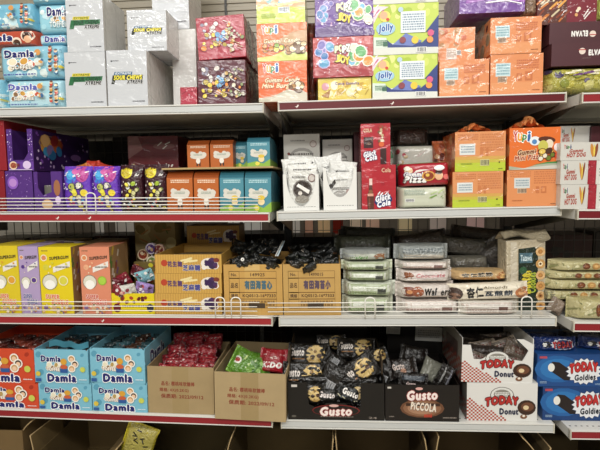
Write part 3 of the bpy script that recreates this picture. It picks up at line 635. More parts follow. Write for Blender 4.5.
p0 = carton('candy_box', 'red candy box cut by the left picture edge on the second shelf', 'box', (-20, 129, 5.5, 170), .02, .3, sh_top(('L', 'B'), -.9)+.117, '#8f1f2a', lambda F: stars(F, 2, 20, ('#f0c9b4', '#e0603c')), 'card')
p0b = carton('candy_box', 'lower red candy box at the left picture edge behind the wire fence', 'box', (-20, 171, 4.5, 208), .02, .3, ('L', 'B'), '#861c26', lambda F: stars(F, 5, 20, ('#f0c9b4', '#e0603c')), 'card')
p0.o.location.z = p0b.top+.001
p2 = carton('gum_box', 'purple star-sprinkled gum box at the lower left behind the wire fence', 'box', (5.5, 171, 32.5, 208), .022, .3, ('L', 'B'), PUR, lambda F: (stars(F, 8, 60, ('#a98ac9', '#8a5cb8', '#3f2064', '#d9c4e9')), F.ell(.3, .72, .2, .16, '#8f5cc0').ell(.3, .72, .14, .1, '#b98ad0')), 'card', 'purple gum boxes')
p3 = open_display('gum_box', 'purple gum display with a grey opening, lower one left of the purple pouches', 'box', (34, 171.5, 62, 208), .02, .3, ('L', 'B'), PUR,
                  [(0, 0), (1, 0), (1, 1), (.62, 1), (.62, .5), (.3, .42), (.14, .6), (.14, 1), (0, 1)], lambda F: (stars(F, 12, 10, ('#d9c9e9', '#8f5cc0')), F.ell(.45, .2, .2, .12, '#d9b48a').ell(.82, .6, .12, .2, '#a06a4a').ell(.84, .3, .1, .1, '#d9c4e9')), group='purple gum boxes', inner='#6b6860')
m = MB(); m.box(-.04, .04, 0, .2, 0, .09, mat('#7d7a70', 'card'), .002)
tag(m.build('gum_tray', loc=(p3.x, .06, p3.z+.004)), 'grey inner tray seen in the opening of the lower purple gum display', 'tray')
p1 = open_display('gum_box', 'purple gum display box with a U-shaped cut front and printed side, upper one', 'box', (7, 129, 32.8, 170.5), .02, .36, p2, PUR, U(.2, .26, .42), art_pd, group='purple gum boxes', sideart=side_purple, inner='#57544c')
# purple and black stand-up pouches
def scallop(F, c): pass
def art_pp(F):
    F.rect(.03, .02, .97, .98, '#6f3ec0').ell(.28, .8, .26, .18, '#3f7fd8').ell(.3, .82, .16, .11, '#4fb0e8').ell(.72, .82, .22, .17, '#c0489a').ell(.5, .9, .16, .09, '#d86ab0')
    F.worms(.1, .74, .9, .88, ['#f0f0f6'], 8, .09, .035, 2, .5)
    F.blobs(.3, .3, .75, .6, ['#d9cf9a', '#f0e050', '#e9e6d8', '#b9c25a'], 12, .09, 3, '#3a2a5c').ell(.8, .42, .12, None, '#f0d63a').ell(.45, .45, .09, None, '#e8e04a')
    F.blobs(.15, .05, .9, .3, ['#4fa0d8', '#d9603a', '#e9d050', '#d9d4cc', '#b0306a'], 16, .07, 6, '#3a2060').worms(.05, .4, .25, .62, ['#f2f0f8'], 5, .06, .03, 3)
def art_bp(F):
    F.rect(.03, .02, .97, .98, '#3a1420').ell(.32, .84, .27, .13, '#f0e03c').ell(.32, .84, .2, .095, '#c9b42c').poly([(.2, .82), (.55, .88), (.5, .78)], '#1c1a16').worms(.6, .72, .95, .9, ['#e9e6e0', '#17110f'], 7, .1, .035, 2, .7)
    F.blobs(.32, .35, .78, .62, ['#d9d49a', '#f0e050', '#a9c23a', '#f0efe4'], 14, .08, 3, '#20100f').worms(.1, .4, .22, .7, ['#f3efe8'], 5, .06, .03, 4, 1.4)
    F.blobs(.1, .05, .92, .3, ['#e9dc4a', '#f0f0ea', '#5a9fc8', '#c9403a', '#efc23a'], 18, .06, 8, '#20100f')
def pouch(px, Y, on, base, art, lab, grp, D=.05, name='candy_pouch', cat='pouch', **k):
    return ppack(name, lab, cat, px, Y, D, on, base, art, vertical=True, q=3.2, endp=5, fin=.008, group=grp, **k)
pouch((61.5, 166, 90, 208), .02, ('L', 'B'), '#6f3ec0', art_pp, 'purple candy pouch next to the purple gum boxes', 'purple candy pouches', seed=1)
pouch((90.5, 166, 117.5, 208), .02, ('L', 'B'), '#6f3ec0', art_pp, 'purple candy pouch next to the black and yellow pouches', 'purple candy pouches', seed=2)
pouch((118.5, 164.5, 142, 207.5), .02, ('L', 'B'), '#3a1420', art_bp, 'black candy pouch with a yellow disc, next to the purple pouches', 'black and yellow candy pouches', seed=3)
pouch((142.5, 164, 166, 207.5), .02, ('L', 'B'), '#3a1420', art_bp, 'black candy pouch with a yellow disc, next to the orange cartons', 'black and yellow candy pouches', seed=4)
for i, (a, b, c, lab) in enumerate(((82, 160, '#e08a3a', 'leftmost orange twist-wrapped candy behind the purple pouches'), (90, 157, '#d9432f', 'red twist-wrapped candy rising highest behind the purple pouches'), (99, 160, '#c94430', 'rightmost red twist-wrapped candy behind the purple pouches'))):
    x, z = at(a, b+6, .12); pack('wrapped_candy', lab, 'candy', x, .13, z-.045, .05, .055, .03, c, lambda F: F.blobs(.2, .2, .8, .8, ['#f0a83a', '#4f8fc8', '#e9603a'], 6, .14, 3), rot=(0, .3*(i-1), 0), group='wrapped candies behind the purple pouches', fin=.01, seed=i)
x, z = at(91, 172, .14)
m = MB(); m.box(-.05, .06, 0, .1, 0, z-sh_top(('L', 'B'), x)+.005, mat('#3f2a5c', 'card'), .002)
tag(m.build('candy_carton', loc=(x+.005, .115, sh_top(('L', 'B'), x)+.001)), 'dark carton holding the twist-wrapped candies behind the purple pouches', 'carton')
# red wrapped box behind
hold = carton('storage_box', 'dark box under the red gift box at the back of the shelf', 'box', (126, 168.5, 180, 204), .235, .15, ('L', 'B'), '#2c2420', None, 'card')
q = carton('gift_box', 'large dark red film-wrapped gift box at the back of the second left shelf', 'box', (128, 136, 178, 168.5), .24, .14, hold, '#64141c',
           lambda F: F.poly([(.0, .3), (.3, .6), (.2, 1), (0, 1)], '#8a5a58').ell(.72, .68, .22, .1, '#7a4a48').worms(.62, .6, .8, .78, ['#d9d4cc'], 3, .1, .02, 2, .6).worms(.75, .02, .95, .12, ['#e6e0d8'], 3, .05, .03, 3, 1.1).star(.1, .08, .05, '#d9c98a'), 'wrap')
# cardboard insert with small cartons
def small_carton(px, Y, on, kind, lab, grp, d=.1):
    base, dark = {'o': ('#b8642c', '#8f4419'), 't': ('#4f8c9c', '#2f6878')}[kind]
    q = place(px, Y, on, d); w, h = q.w, q.h; g = .84
    root = empty('small_carton', (q.x, Y, q.z), (0, q.r, 0)); tag(root, lab, 'carton', grp)
    m = MB(); m.box(-w/2, w/2, 0, d, 0, h*g, mat(base), .0015); F = front(m, w, h*g)
    F.rect(.02, 0, .98, .98, base)
    if kind == 't': F.poly([(0, 0), (1, 0), (1, .3), (.7, .12), (.4, .22), (0, .14)], '#8fb84a')
    F.lines(.16, .84, .86, .95, 2, '#f0dcc4' if kind == 'o' else '#bfe0e4', 2).blobs(.22, .5, .78, .64, ['#d9d5ca'], 9, .1, 3).ell(.5, .5, .36, .13, '#d9d5ca').lines(.3, .52, .7, .6, 2, '#8a9a8c', 4)
    if kind == 'o': F.rect(.42, .08, .48, .36, '#3a2a24').rect(.54, .08, .6, .36, '#3a2a24').ell(.5, .3, .1, .12, '#efe9de')
    else: F.ell(.62, .3, .13, None, '#f0d9a8').ell(.62, .42, .14, .07, '#e0c04a').ell(.45, .12, .1, .08, '#e9dc5a')
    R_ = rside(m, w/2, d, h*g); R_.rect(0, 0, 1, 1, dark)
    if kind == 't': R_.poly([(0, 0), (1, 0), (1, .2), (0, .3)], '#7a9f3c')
    m.build('carton_body', root)
    t = MB(); t.prism([(0, h*g), (d, h*g), (d, h*g+.001), (d*.55, h), (.022, h), (.018, h-.002)], -w/2+.0005, w/2-.0005, mat(dark), 'yz'); t.build('folded_top', root)
    q.o = root; return q
gg = 'small orange and teal cartons'
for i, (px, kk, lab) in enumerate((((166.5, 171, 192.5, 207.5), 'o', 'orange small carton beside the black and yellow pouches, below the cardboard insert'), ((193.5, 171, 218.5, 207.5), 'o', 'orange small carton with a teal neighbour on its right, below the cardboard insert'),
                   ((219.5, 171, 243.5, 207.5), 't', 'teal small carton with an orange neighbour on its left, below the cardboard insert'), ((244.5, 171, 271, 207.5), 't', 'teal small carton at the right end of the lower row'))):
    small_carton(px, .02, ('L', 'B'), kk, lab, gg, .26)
x0, z0 = at(160, 166.5, .0); x1, z1 = at(262, 165, .0); zt = sh_top(('L', 'B'), (x0+x1)/2)
zi = at(215, 169.0, .015)[1]
m = MB(); m.box(x0-.0, x1+.035, .012, .4, zi, zi+.006, mat('#b39a6c', 'matte'), .001)
ins = Rec(); ins.top = zi+.0065; ins.x = (x0+x1)/2; ins.r = 0
tag(m.build('cardboard_insert', loc=(0, 0, 0)), 'flat brown cardboard board laid across the small cartons as a second tier', 'board')
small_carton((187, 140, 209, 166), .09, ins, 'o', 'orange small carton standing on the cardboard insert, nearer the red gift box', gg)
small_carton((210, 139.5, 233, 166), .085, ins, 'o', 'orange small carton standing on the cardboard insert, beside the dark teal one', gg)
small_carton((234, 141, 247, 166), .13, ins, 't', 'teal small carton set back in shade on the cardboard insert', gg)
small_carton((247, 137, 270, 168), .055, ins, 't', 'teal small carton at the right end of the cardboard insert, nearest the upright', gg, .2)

# ================================================================== second shelf, middle bay
def art_wb(F):
    F.rect(.02, .02, .98, .98, '#b9b6ae').ell(.5, .45, .32, .2, '#8f8c86').ell(.5, .4, .3, .17, '#c4c1ba').rect(.12, .3, .86, .4, '#8a8882').lines(.16, .44, .82, .52, 1, '#5a5652', 2).ell(.82, .74, .1, None, '#8d7a74').ell(.82, .74, .075, None, '#bdb3ac').lines(.2, .8, .6, .86, 1, '#77746e', 4).ell(.14, .5, .04, None, '#6b2f2a')
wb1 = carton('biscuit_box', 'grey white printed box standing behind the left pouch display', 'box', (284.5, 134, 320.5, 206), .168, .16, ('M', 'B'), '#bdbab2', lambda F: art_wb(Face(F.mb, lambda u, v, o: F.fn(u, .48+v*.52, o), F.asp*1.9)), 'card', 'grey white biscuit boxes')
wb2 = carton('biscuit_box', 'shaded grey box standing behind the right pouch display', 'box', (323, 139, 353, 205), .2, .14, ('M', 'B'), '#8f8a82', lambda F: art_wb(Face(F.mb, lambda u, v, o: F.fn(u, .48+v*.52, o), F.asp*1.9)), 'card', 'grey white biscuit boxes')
semi = lambda du=.1, dv=.28: [(0, 0), (1, 0), (1, 1), (1-du, 1)]+[(.5+(.5-du)*math.cos(math.pi*i/14), 1-(1-dv)*math.sin(math.pi*i/14)*1.0) for i in range(0, 15)]+[(0, 1)]
def art_semi(F):
    F.lines(.1, .09, .9, .115, 1, '#8d8f8c', 3)
def art_cookie(F):
    F.rect(.04, .03, .96, .97, '#e2e2dd').lines(.2, .84, .8, .9, 1, '#3a3634', 3).ell(.5, .42, .34, .23, '#8a8580').ell(.5, .42, .3, .2, '#3a302c').poly([(.3, .5), (.7, .32), (.75, .4), (.36, .56)], '#efede8').ell(.42, .34, .07, .05, '#d9d4cc').ell(.48, .2, .24, .09, '#9a958c').ell(.82, .68, .13, None, '#7a5f5a').ell(.82, .68, .1, None, '#cfc6c0').lines(.15, .68, .6, .73, 2, '#6a6662', 5)
def wpouch(px, Y, on, lab, ry=0, seed=0, art=art_cookie):
    return ppack('white_pouch', lab, 'pouch', px, Y, .02, on, '#e2e2de', art, vertical=True, q=4, endp=8, fin=.006, group='white pouches standing in the display boxes', ry=ry, seed=seed, wr=.0012)
f1 = open_display('display_box', 'white cut-front display box full of white pouches, left one, beside the upright', 'box', (283.5, 174, 319, 210), .015, .15, ('M', 'B'), '#e3e3df', semi(.09, .12), art_semi, group='white display boxes', inner='#cfcfca')
f2 = open_display('display_box', 'white cut-front display box holding fanned white pouches, right one, beside the cola boxes', 'box', (323.5, 167.5, 357, 209.5), .015, .15, ('M', 'B'), '#e3e3df', semi(.09, .3), art_semi, group='white display boxes', inner='#cfcfca')
zf = f1.z+.004
for i, (px, Y, ry, lab) in enumerate((((287, 164, 318, 208), .022, .0, 'front white pouch with a dark cookie picture in the left display box'), ((284, 158, 315, 205), .05, -.06, 'white pouch with a round badge, second in the left display box'), ((286, 156, 318, 205), .08, .05, 'white pouch tilted right at the back of the left display box'))):
    wpouch(px, Y, None, lab, ry, i)
def art_tilt(F): F.rect(.04, .03, .96, .97, '#dcdcd8').lines(.3, .76, .75, .8, 2, '#4a4846', 3).poly([(.06, .62), (.3, .8), (.34, .7), (.14, .5)], '#3a3632').ell(.5, .35, .3, .14, '#a8a6a2').lines(.2, .5, .8, .58, 2, '#6a6662', 3).ell(.8, .45, .1, None, '#a58f8a')
for i, (px, Y, ry, lab) in enumerate((((326, 172, 355, 208), .022, .0, 'front white pouch sitting low in the right display box'), ((325, 161, 353, 207), .045, .1, 'white pouch leaning left, second in the right display box'), ((325, 154, 353, 206), .07, -.22, 'white pouch sticking up highest, tilted, in the right display box'))):
    wpouch(px, Y, None, lab, ry, 10+i, art_tilt)
def art_cola(F, top=False):
    F.rect(.0, .0, 1, 1, '#b01f2c').blobs(.05, .55, .9, .95, ['#b8303a', '#a31a28', '#c03a44'], 12, .06, 3)
    if top:
        F.rect(.1, .3+.12, .42, .68, '#3a1a1c').worms(.14, .46, .38, .62, ['#8a6a5a', '#5a3a30'], 5, .1, .03, 2)
        F.text('COLA', .24, .84, .28, .09, '#d9c4a0', 0, 0, .03).blobs(.6, .55, .85, .95, ['#c9b08a', '#7a5a3a', '#e3d6bc', '#a83a2a'], 14, .055, 4).rect(.66, .02, .86, .4, '#3a1a18').ell(.7, .5, .09, None, '#d96a3a')
        F.text('Glück', .3, .28, .42, .12, '#f4f5f8', .2, .3, .05, '#1d2f6b', .12).text('Cola', .34, .18, .38, .12, '#f4f5f8', .2, .3, .05, '#1d2f6b', .12)
    else:
        F.poly([(.17, .0), (.35, .0), (.36, .28), (.32, .42), (.3, .58), (.22, .58), (.2, .42), (.15, .28)], '#5a3026').rect(.22, .55, .31, .7, '#e8c9c0').ell(.26, .4, .06, .05, '#8a5a40').rect(.17, .3, .34, .36, '#d9a08a').poly([(.2, .02), (.24, .02), (.24, .26), (.2, .28)], '#7a4a36')
        F.text('Cola', .72, .88, .26, .09, '#e0b89a', 0, 0, .03)
        F.ell(.63, .2, .27, .12, '#1d2f6b', rot=.2).text('Glück', .62, .26, .44, .13, '#f6f7fb', .22, .3, .05, '#1d2f6b', .12).text('Cola', .64, .13, .38, .12, '#f6f7fb', .22, .3, .05, '#1d2f6b', .12).worms(.5, .3, .85, .38, ['#f6f7fb'], 3, .1, .03, 3, 1)
c2 = carton('cola_box', 'glossy red cola candy box with a bottle picture, lower of the pair', 'box', (362, 165, 396, 208.3), .008, .14, ('M', 'B'), '#b01f2c', lambda F: art_cola(F), 'wrap', 'red cola candy boxes')
c1 = carton('cola_box', 'glossy red cola candy box with several small pictures, stacked on the other', 'box', (361, 123.5, 390.5, 164.5), .03, .12, c2, '#9f1f2a', lambda F: art_cola(F, True), 'wrap', 'red cola candy boxes')
carton('grey_board', 'small grey cardboard edge between the right display box and the cola boxes', 'board', (357.6, 172, 361.3, 208.5), .04, .1, ('M', 'B'), '#9b9890', None, 'card')
carton('candy_box', 'maroon box standing in shade behind the display boxes, left of the cola boxes', 'box', (354.5, 132, 361, 206), .2, .14, ('M', 'B'), '#4a1820', None, 'card')
# pizza gummies
def art_pizza(F):
    F.rect(0, 0, 1, 1, '#a8182a').poly([(0, .55), (.4, .78), (1, .95), (1, 1), (0, 1)], '#2f8a4a').poly([(.3, .68), (.9, .92), (1, .9), (1, .74), (.75, .8), (.5, .68), (.25, .56)], '#e9e2dc')
    F.ell(.16, .68, .08, .16, '#e9c9a0').ell(.13, .78, .06, .1, '#f0e6d8').text('Gummi', .25, .52, .36, .2, '#f3f1ec', -.03, .2, .05, '#2b3a8c', .1).text('Pizza', .28, .3, .42, .26, '#f6f4ef', -.03, .2, .06, '#1a1210', .12)
    F.ell(.54, .42, .13, .22, '#d9a04a').ell(.54, .42, .1, .17, '#8a3a1c').ell(.52, .46, .04, .07, '#e8c25a').ell(.74, .42, .08, .2, '#e9b890').ell(.74, .56, .07, .09, '#3a1c14').ell(.75, .75, .1, .12, '#f0eae6').ell(.88, .35, .06, .12, '#e8706a').ell(.94, .3, .035, .08, '#f0a0a0')
def art_pzback(F): F.rect(0, 0, 1, 1, '#c9cdb8').poly([(0, .1), (.35, .52), (.7, .5), (1, .2), (1, 0), (0, 0)], '#c98a58').poly([(.55, .9), (1, .98), (1, .3), (.8, .45)], '#8fb060').lines(.1, .6, .5, .9, 4, '#9aa89a', 3).bars(.12, .3, .3, .45, 2).worms(.6, .5, .95, .9, ['#7a9f4a', '#b9cf8a'], 9, .12, .02, 4, .5)
z5 = ppack('gummy_pack', 'pizza gummy pack turned to its beige and green back, under the red one', 'gummy pack', (399.5, 186.5, 450, 208.5), .008, .12, ('M', 'B'), '#c9cdb8', art_pzback, q=8, endp=16, style='wrap', fin=.005, group='pizza gummy packs')
z4 = ppack('gummy_pack', 'red and green pizza gummy pack with white lettering, at the front', 'gummy pack', (401, 162, 452.5, 187), .006, .12, z5, '#a8182a', art_pizza, q=7, endp=16, style='wrap', fin=.005, group='pizza gummy packs', ry=-.035)
zb = sh_top(('M', 'B'), .5)
z7 = ppack('gummy_pack', 'white red and green gummy pack further back above the front pizza pack', 'gummy pack', (393, 144.5, 440, 161), .16, .14, zb+.13, '#c8c9bc', lambda F: F.poly([(0, .5), (1, .8), (1, 1), (0, 1)], '#4a8a58').poly([(.35, .1), (.6, .75), (.95, .7), (1, .1)], '#b53a44').poly([(.5, .5), (.7, .8), (.9, .5)], '#e9dcd8').blobs(.05, .2, .3, .8, ['#e9e4dc', '#b94a54', '#c9b48a'], 8, .05, 2), q=6, endp=14, style='wrap', group='pizza gummy packs')
z6 = ppack('gummy_pack', 'dark shaded gummy pack topmost at the back beside the cola boxes', 'gummy pack', (393, 128, 431, 144.5), .2, .12, z7, '#4a3a34', lambda F: F.poly([(.2, .3), (.5, .8), (.9, .7), (.95, .3)], '#6b3434').worms(.1, .2, .9, .9, ['#6a5a50', '#8a8078'], 8, .14, .03, 2), q=6, endp=14, group='pizza gummy packs')
for i, lab in enumerate(('dark gummy pack under the white red and green one at the back', 'dark gummy pack lowest at the back behind the front pizza packs')):
    zz = sh_top(('M', 'B'), z7.x)+.001; hh = (z7.z-zz)/2; m = MB(); m.box(-.07, .07, 0, .12, 0, hh-.001, mat('#2a2220', 'wrap'), .003)
    tag(m.build('gummy_pack', loc=(z7.x, .165, zz+(1-i)*hh)), lab, 'gummy pack', 'pizza gummy packs')
# wrapped gummies in orange film left of the handle boxes
pouch((434, 140, 458, 172), .13, zb+.09, '#b5603a', lambda F: F.blobs(.05, .05, .95, .95, ['#c9784a', '#8a3f28', '#d9a070', '#a8522f', '#6b2f22', '#d9b48a'], 24, .1, 4), 'orange film bag of gummies behind the barcode handle box', 'orange gummy bags', D=.07)
carton('gummy_box', 'shaded brown box under the orange film bag of gummies', 'box', (436, 172, 456, 206), .13, .1, ('M', 'B'), '#5a2f20', None, 'card')
def handle_box(px, Y, d, on, lab, art, base, side, handle=True, ry=None):
    q = place(px, Y, on, d); root = empty('gummy_box', (q.x, Y, q.z), (0, q.r if ry is None else ry, 0)); tag(root, lab, 'box', 'orange handle boxes on the second shelf')
    w, h = q.w, q.h; m = MB(); m.box(-w/2, w/2, 0, d, 0, h, mat(base, 'wrap'), .0015); art(front(m, w, h, 'wrap'))
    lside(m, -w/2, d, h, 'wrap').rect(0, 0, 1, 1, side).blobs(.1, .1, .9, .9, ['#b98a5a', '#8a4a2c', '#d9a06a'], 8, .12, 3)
    m.build('box_body', root)
    if handle:
        hm = MB(); rnd = random.Random(int(px[0])); P = []
        def hf(u, v):
            a = math.pi*u; xx = -w*.38+w*.72*u; zz = h+.002+.02*math.sin(a)+.006*math.sin(u*17+v*3)
            return (xx, d*.25+v*.045+.008*math.sin(u*11), zz+.006*math.sin(v*9+u*13)*math.sin(a))
        hm.grid(hf, 26, 6, mat('#d9824a', 'foil')); hm.grid(lambda u, v: tuple(Vector(hf(1-u, v))+Vector((0, 0, -.002))), 26, 6, mat('#c9703c', 'foil')); hm.build('film_handle', root)
        if handle == 2:
            hm = MB()
            def hf2(u, v): return (-w*.2+w*.4*u, d*.2+v*.03, h+.006+.02*math.sin(math.pi*u)+.012*math.sin(u*21+v*6)*math.sin(math.pi*u)+.008*v)
            hm.grid(hf2, 20, 5, mat('#e0955a', 'foil')); hm.build('film_knot', root)
    q.o = root; return q
def art_hb(F, green=True):
    F.rect(0, 0, 1, 1, '#dd9560')
    if green: F.rect(0, 0, 1, .22, '#bccc3c').rect(0, .22, 1, .3, '#c8b94a').rect(0, .3, 1, .38, '#d4a656')
    F.lines(.06, .78, .46, .95, 3, '#c4764a', 2).lines(.5, .5, .96, .95, 7, '#cc7f50', 5).rect(.09, .42, .4, .7, '#dfe3e0').lines(.12, .46, .38, .66, 3, '#8fa0ab', 3)
    F.rect(.5, .38, .56, .6, '#c97c4c').rect(.62, .38, .66, .6, '#c97c4c').bars(.5, .14, .68, .3, 5, '#2b2a28', '#d9d49a').lines(.12, .17, .34, .22, 1, '#8f9a3a', 3).ell(.88, .22, .015, None, '#3a2a20').lines(.86, .04, .94, .07, 1, '#3a2a20', 3)
def art_hb2(F):
    F.rect(0, 0, 1, 1, '#df915c').lines(.06, .8, .46, .96, 3, '#c97a4c', 2).lines(.52, .6, .96, .96, 6, '#c97a4c', 5).rect(.14, .5, .44, .78, '#d5dad8').lines(.17, .54, .42, .74, 3, '#8fa0ab', 3).bars(.2, .36, .38, .5, 5, '#2b2a28', '#e0c0a0').rect(.56, .36, .62, .54, '#c97848').rect(.66, .36, .76, .54, '#c97848').rect(.68, .4, .73, .5, '#df915c').lines(.1, .14, .3, .18, 1, '#b56a3c', 3).lines(.84, .04, .94, .07, 1, '#6a3420', 3)
def art_hbf(F):
    F.rect(0, 0, 1, 1, '#e2712c').poly([(0, 0), (1, 0), (1, .16), (.6, .13), (.3, .03), (0, .09)], '#a9b09a').poly([(.45, .1), (.75, .17), (1, .18), (1, .14), (.7, .13)], '#4a8a4a').poly([(0, 0), (1, 0), (1, .1), (.5, .06)], '#cfcbc0')
    yupi(F, .25, .8, .36, .22, -.04)
    F.text('Gummi', .35, .42, .36, .12, '#7a3a1c', .08, .3, .05, '#f3ddb4', .12).text('Mini Pizza', .36, .29, .52, .11, '#a33a22', .08, .3, .04, '#f3e0c0', .12)
    F.ell(.5, .68, .11, .11, '#e9eef0').ell(.49, .66, .05, .06, '#4f86c0').ell(.73, .7, .17, .08, '#5a2a18', rot=-.1).ell(.78, .6, .08, .11, '#ead9c0').ell(.66, .55, .1, .14, '#c9c25a').ell(.92, .52, .05, .09, '#f0e0e0').blobs(.6, .25, .85, .45, ['#6a7a2a', '#e9dfc8', '#4a2a1c', '#e3c25a'], 12, .045, 3, '#5a2a14').ell(.93, .32, .04, .08, '#d9481c')
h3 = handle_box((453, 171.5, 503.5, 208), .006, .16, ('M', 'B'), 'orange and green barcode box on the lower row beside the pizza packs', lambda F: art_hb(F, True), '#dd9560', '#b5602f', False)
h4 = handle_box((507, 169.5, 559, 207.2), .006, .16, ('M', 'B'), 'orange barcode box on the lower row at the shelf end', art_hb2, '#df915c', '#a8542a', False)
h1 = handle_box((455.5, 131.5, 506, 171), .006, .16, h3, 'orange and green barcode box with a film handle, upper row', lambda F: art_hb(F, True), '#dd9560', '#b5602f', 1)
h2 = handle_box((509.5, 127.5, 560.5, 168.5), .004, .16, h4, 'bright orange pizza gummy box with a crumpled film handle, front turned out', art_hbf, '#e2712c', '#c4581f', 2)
for r in (h1, h3): r.o.location.x -= .001
# ================================================================== second shelf, right bay: white hot dog boxes
def art_wbx(k):
    def a(F):
        F.rect(0, 0, 1, 1, '#cfcdc6'); F.multi(YL, ['#c23a2c', '#3a2a24', '#3f8a4a', '#2a3f6a'], .09, .76, .1, .22, '#e9e6df')
        F.text('Gummi', .2, .54, .17, .18, '#a33a24', .05, .25, .04).text('HOT DOG', .2, .3, .24, .22, '#a83a26', .05, .25, .04)
        F.ell(.4, .55, .022, .38, '#c98a3a', rot=.15).ell(.45, .55, .02, .38, '#8a4a2a', rot=-.12).ell(.425, .55, .011, .34, '#e8cf5a', rot=0)
        if k: F.rect(.54, 0, .7, 1, '#a02434').blobs(.54, .05, .7, .95, ['#b83a48', '#8a1828'], 14, .014, 3).rect(.7, 0, 1, 1, '#d9d7d0').lines(.76, .3, .95, .7, 3, '#8a8a80', 4)
    return a
YR = BAYY['R']+.012
def bx(px, on, lab, d=.2, Y=YR, k=0): return carton('snack_box', lab, 'box', px, Y, d, on, '#cfcdc6', art_wbx(k), 'wrap', 'white hot dog gummy boxes')
v3 = bx((560.5, 184.5, 611, 208), ('R', 'B'), 'white hot dog candy box with a red band, bottom of the right stack', k=1)
v2 = bx((560.5, 160.5, 611, 184), v3, 'white hot dog candy box with a red band, directly on the bottom one', k=1)
v1 = bx((560.5, 142, 640, 160), v2, 'long white candy box with a coloured brand name above the red-banded boxes')
v0 = bx((560, 126, 590, 142), v1, 'shaded white candy box at the back on top of the right stack', .1, .11)
v0.o.location.z = v1.top+.001
carton('maroon_carton', 'dark maroon box at the back near the right picture edge on the second shelf', 'carton', (591, 126, 620, 142), .1, .1, v1, '#4a1c24', None, 'card')
# ================================================================== third shelf, left bay
def art_face(bg, name_c, o2):
    def a(F):
        F.rect(0, 0, 1, 1, bg).lines(.08, .93, .28, .955, 1, '#6a5a3c', 3).ell(.15, .84, .1, None, '#e9dcc4').ell(.15, .84, .07, None, '#d98a5a')
        F.text('SUPERGUM', .62, .84, .6, .045, '#3a3026', .08, .2, .04)
        F.poly([(.42, .7), (.95, .79), (.95, .71), (.42, .62)], '#e9e6e0').lines(.5, .68, .9, .72, 1, '#6a665c', 3)
        F.ell(.2, .7, .09, None, o2).ell(.3, .48, .24, None, '#7d7a70').ell(.3, .48, .22, None, '#dcd9c8').ell(.3, .44, .16, .07, '#f5f4ee')
        F.ell(.72, .5, .15, None, '#e8e4c0' if bg != '#d98a6c' else '#8fb83a').ell(.72, .5, .12, None, o2 if bg != '#d98a6c' else '#a9cf4a')
        F.text('SUPER', .36, .26, .42, .06, name_c, -.04, 0, .04, '#f6efe4', .1).text('BUBBLE', .58, .18, .5, .06, name_c, -.04, 0, .04, '#f6efe4', .1)
        F.blobs(.05, .02, .95, .14, ['#8a6a9a', '#d9b48a', '#e9e0d0', '#6a7a3a', '#c95a3c', '#9a9aa8'], 22, .04, 6).blobs(.1, .6, .9, .78, ['#e9e2c0', o2], 6, .03, 4).ell(.14, .1, .07, None, '#8a6a9a').ell(.4, .08, .08, None, '#d9b48a').blobs(.5, .03, .9, .12, ['#8f8fa0', '#e9d9c0', '#c98a4a'], 6, .07, 2)
    return a
GF = 'tall bubble gum boxes on the third shelf'
def side_gum(mb, q, st):
    rside(mb, q.w/2, q.d, q.h, 'card').rect(0, 0, 1, 1, '#9c7a52').worms(.05, .05, .6, .95, ['#d9cfc0', '#7a5a8a', '#5a7a3a', '#c9a83a', '#8a3a2c'], 16, .16, .08, 3, 1.2)
k1 = carton('gum_box', 'yellow bubble gum box cut by the left picture edge', 'box', (-12, 246, 19.3, 313), .02, .16, ('L', 'C'), '#dcc52a', lambda F: art_face('#dcc52a', '#d9703c', '#e0a03a')(Face(F.mb, lambda u, v, o: F.fn(.15+u*.85, v, o), F.asp*.85)), 'card', GF)
carton('gum_box', 'lilac bubble gum box between the two yellow ones', 'box', (20, 246.5, 39.6, 313), .022, .16, ('L', 'C'), '#b09cc4', art_face('#b09cc4', '#3a3f9a', '#5a3a8a'), 'card', GF)
k3 = carton('gum_box', 'yellow bubble gum box with its printed side showing, right of the lilac one', 'box', (40.3, 247, 72.5, 313), .018, .1, ('L', 'C'), '#e2cb1f', art_face('#e2cb1f', '#d9703c', '#d6cf4a'), 'card', GF, art_more=side_gum)
carton('gum_box', 'salmon pink bubble gum box with a green lime picture', 'box', (81, 247, 110.5, 313), .02, .14, ('L', 'C'), '#d98a6c', art_face('#d98a6c', '#c94a34', '#e8b08a'), 'card', GF, art_more=side_gum)
for i, (px, lab) in enumerate((((20, 243, 72, 300), 'second row gum box standing in shade behind the yellow and lilac boxes'), ((80, 243, 112, 300), 'second row gum box standing in shade behind the salmon box'))):
    carton('gum_box', lab, 'box', px, .2, .16, ('L', 'C'), '#8a7452', None, 'card', 'rear bubble gum boxes')
x, z = at(66, 242, .2)
m = MB(); m.box(-.055, .055, 0, .003, 0, .042, mat('#8f8a8c', 'card')); front(m, .11, .042).rect(.04, .08, .96, .92, '#a39ca0').lines(.08, .45, .92, .6, 1, '#3a3638', 3)
tag(m.build('price_card', loc=(x, .21, sh_top(('L', 'C'), x)+.195), rot=(-.4, .06, 0)), 'grey printed card lying tilted on top of the yellow gum boxes', 'card')
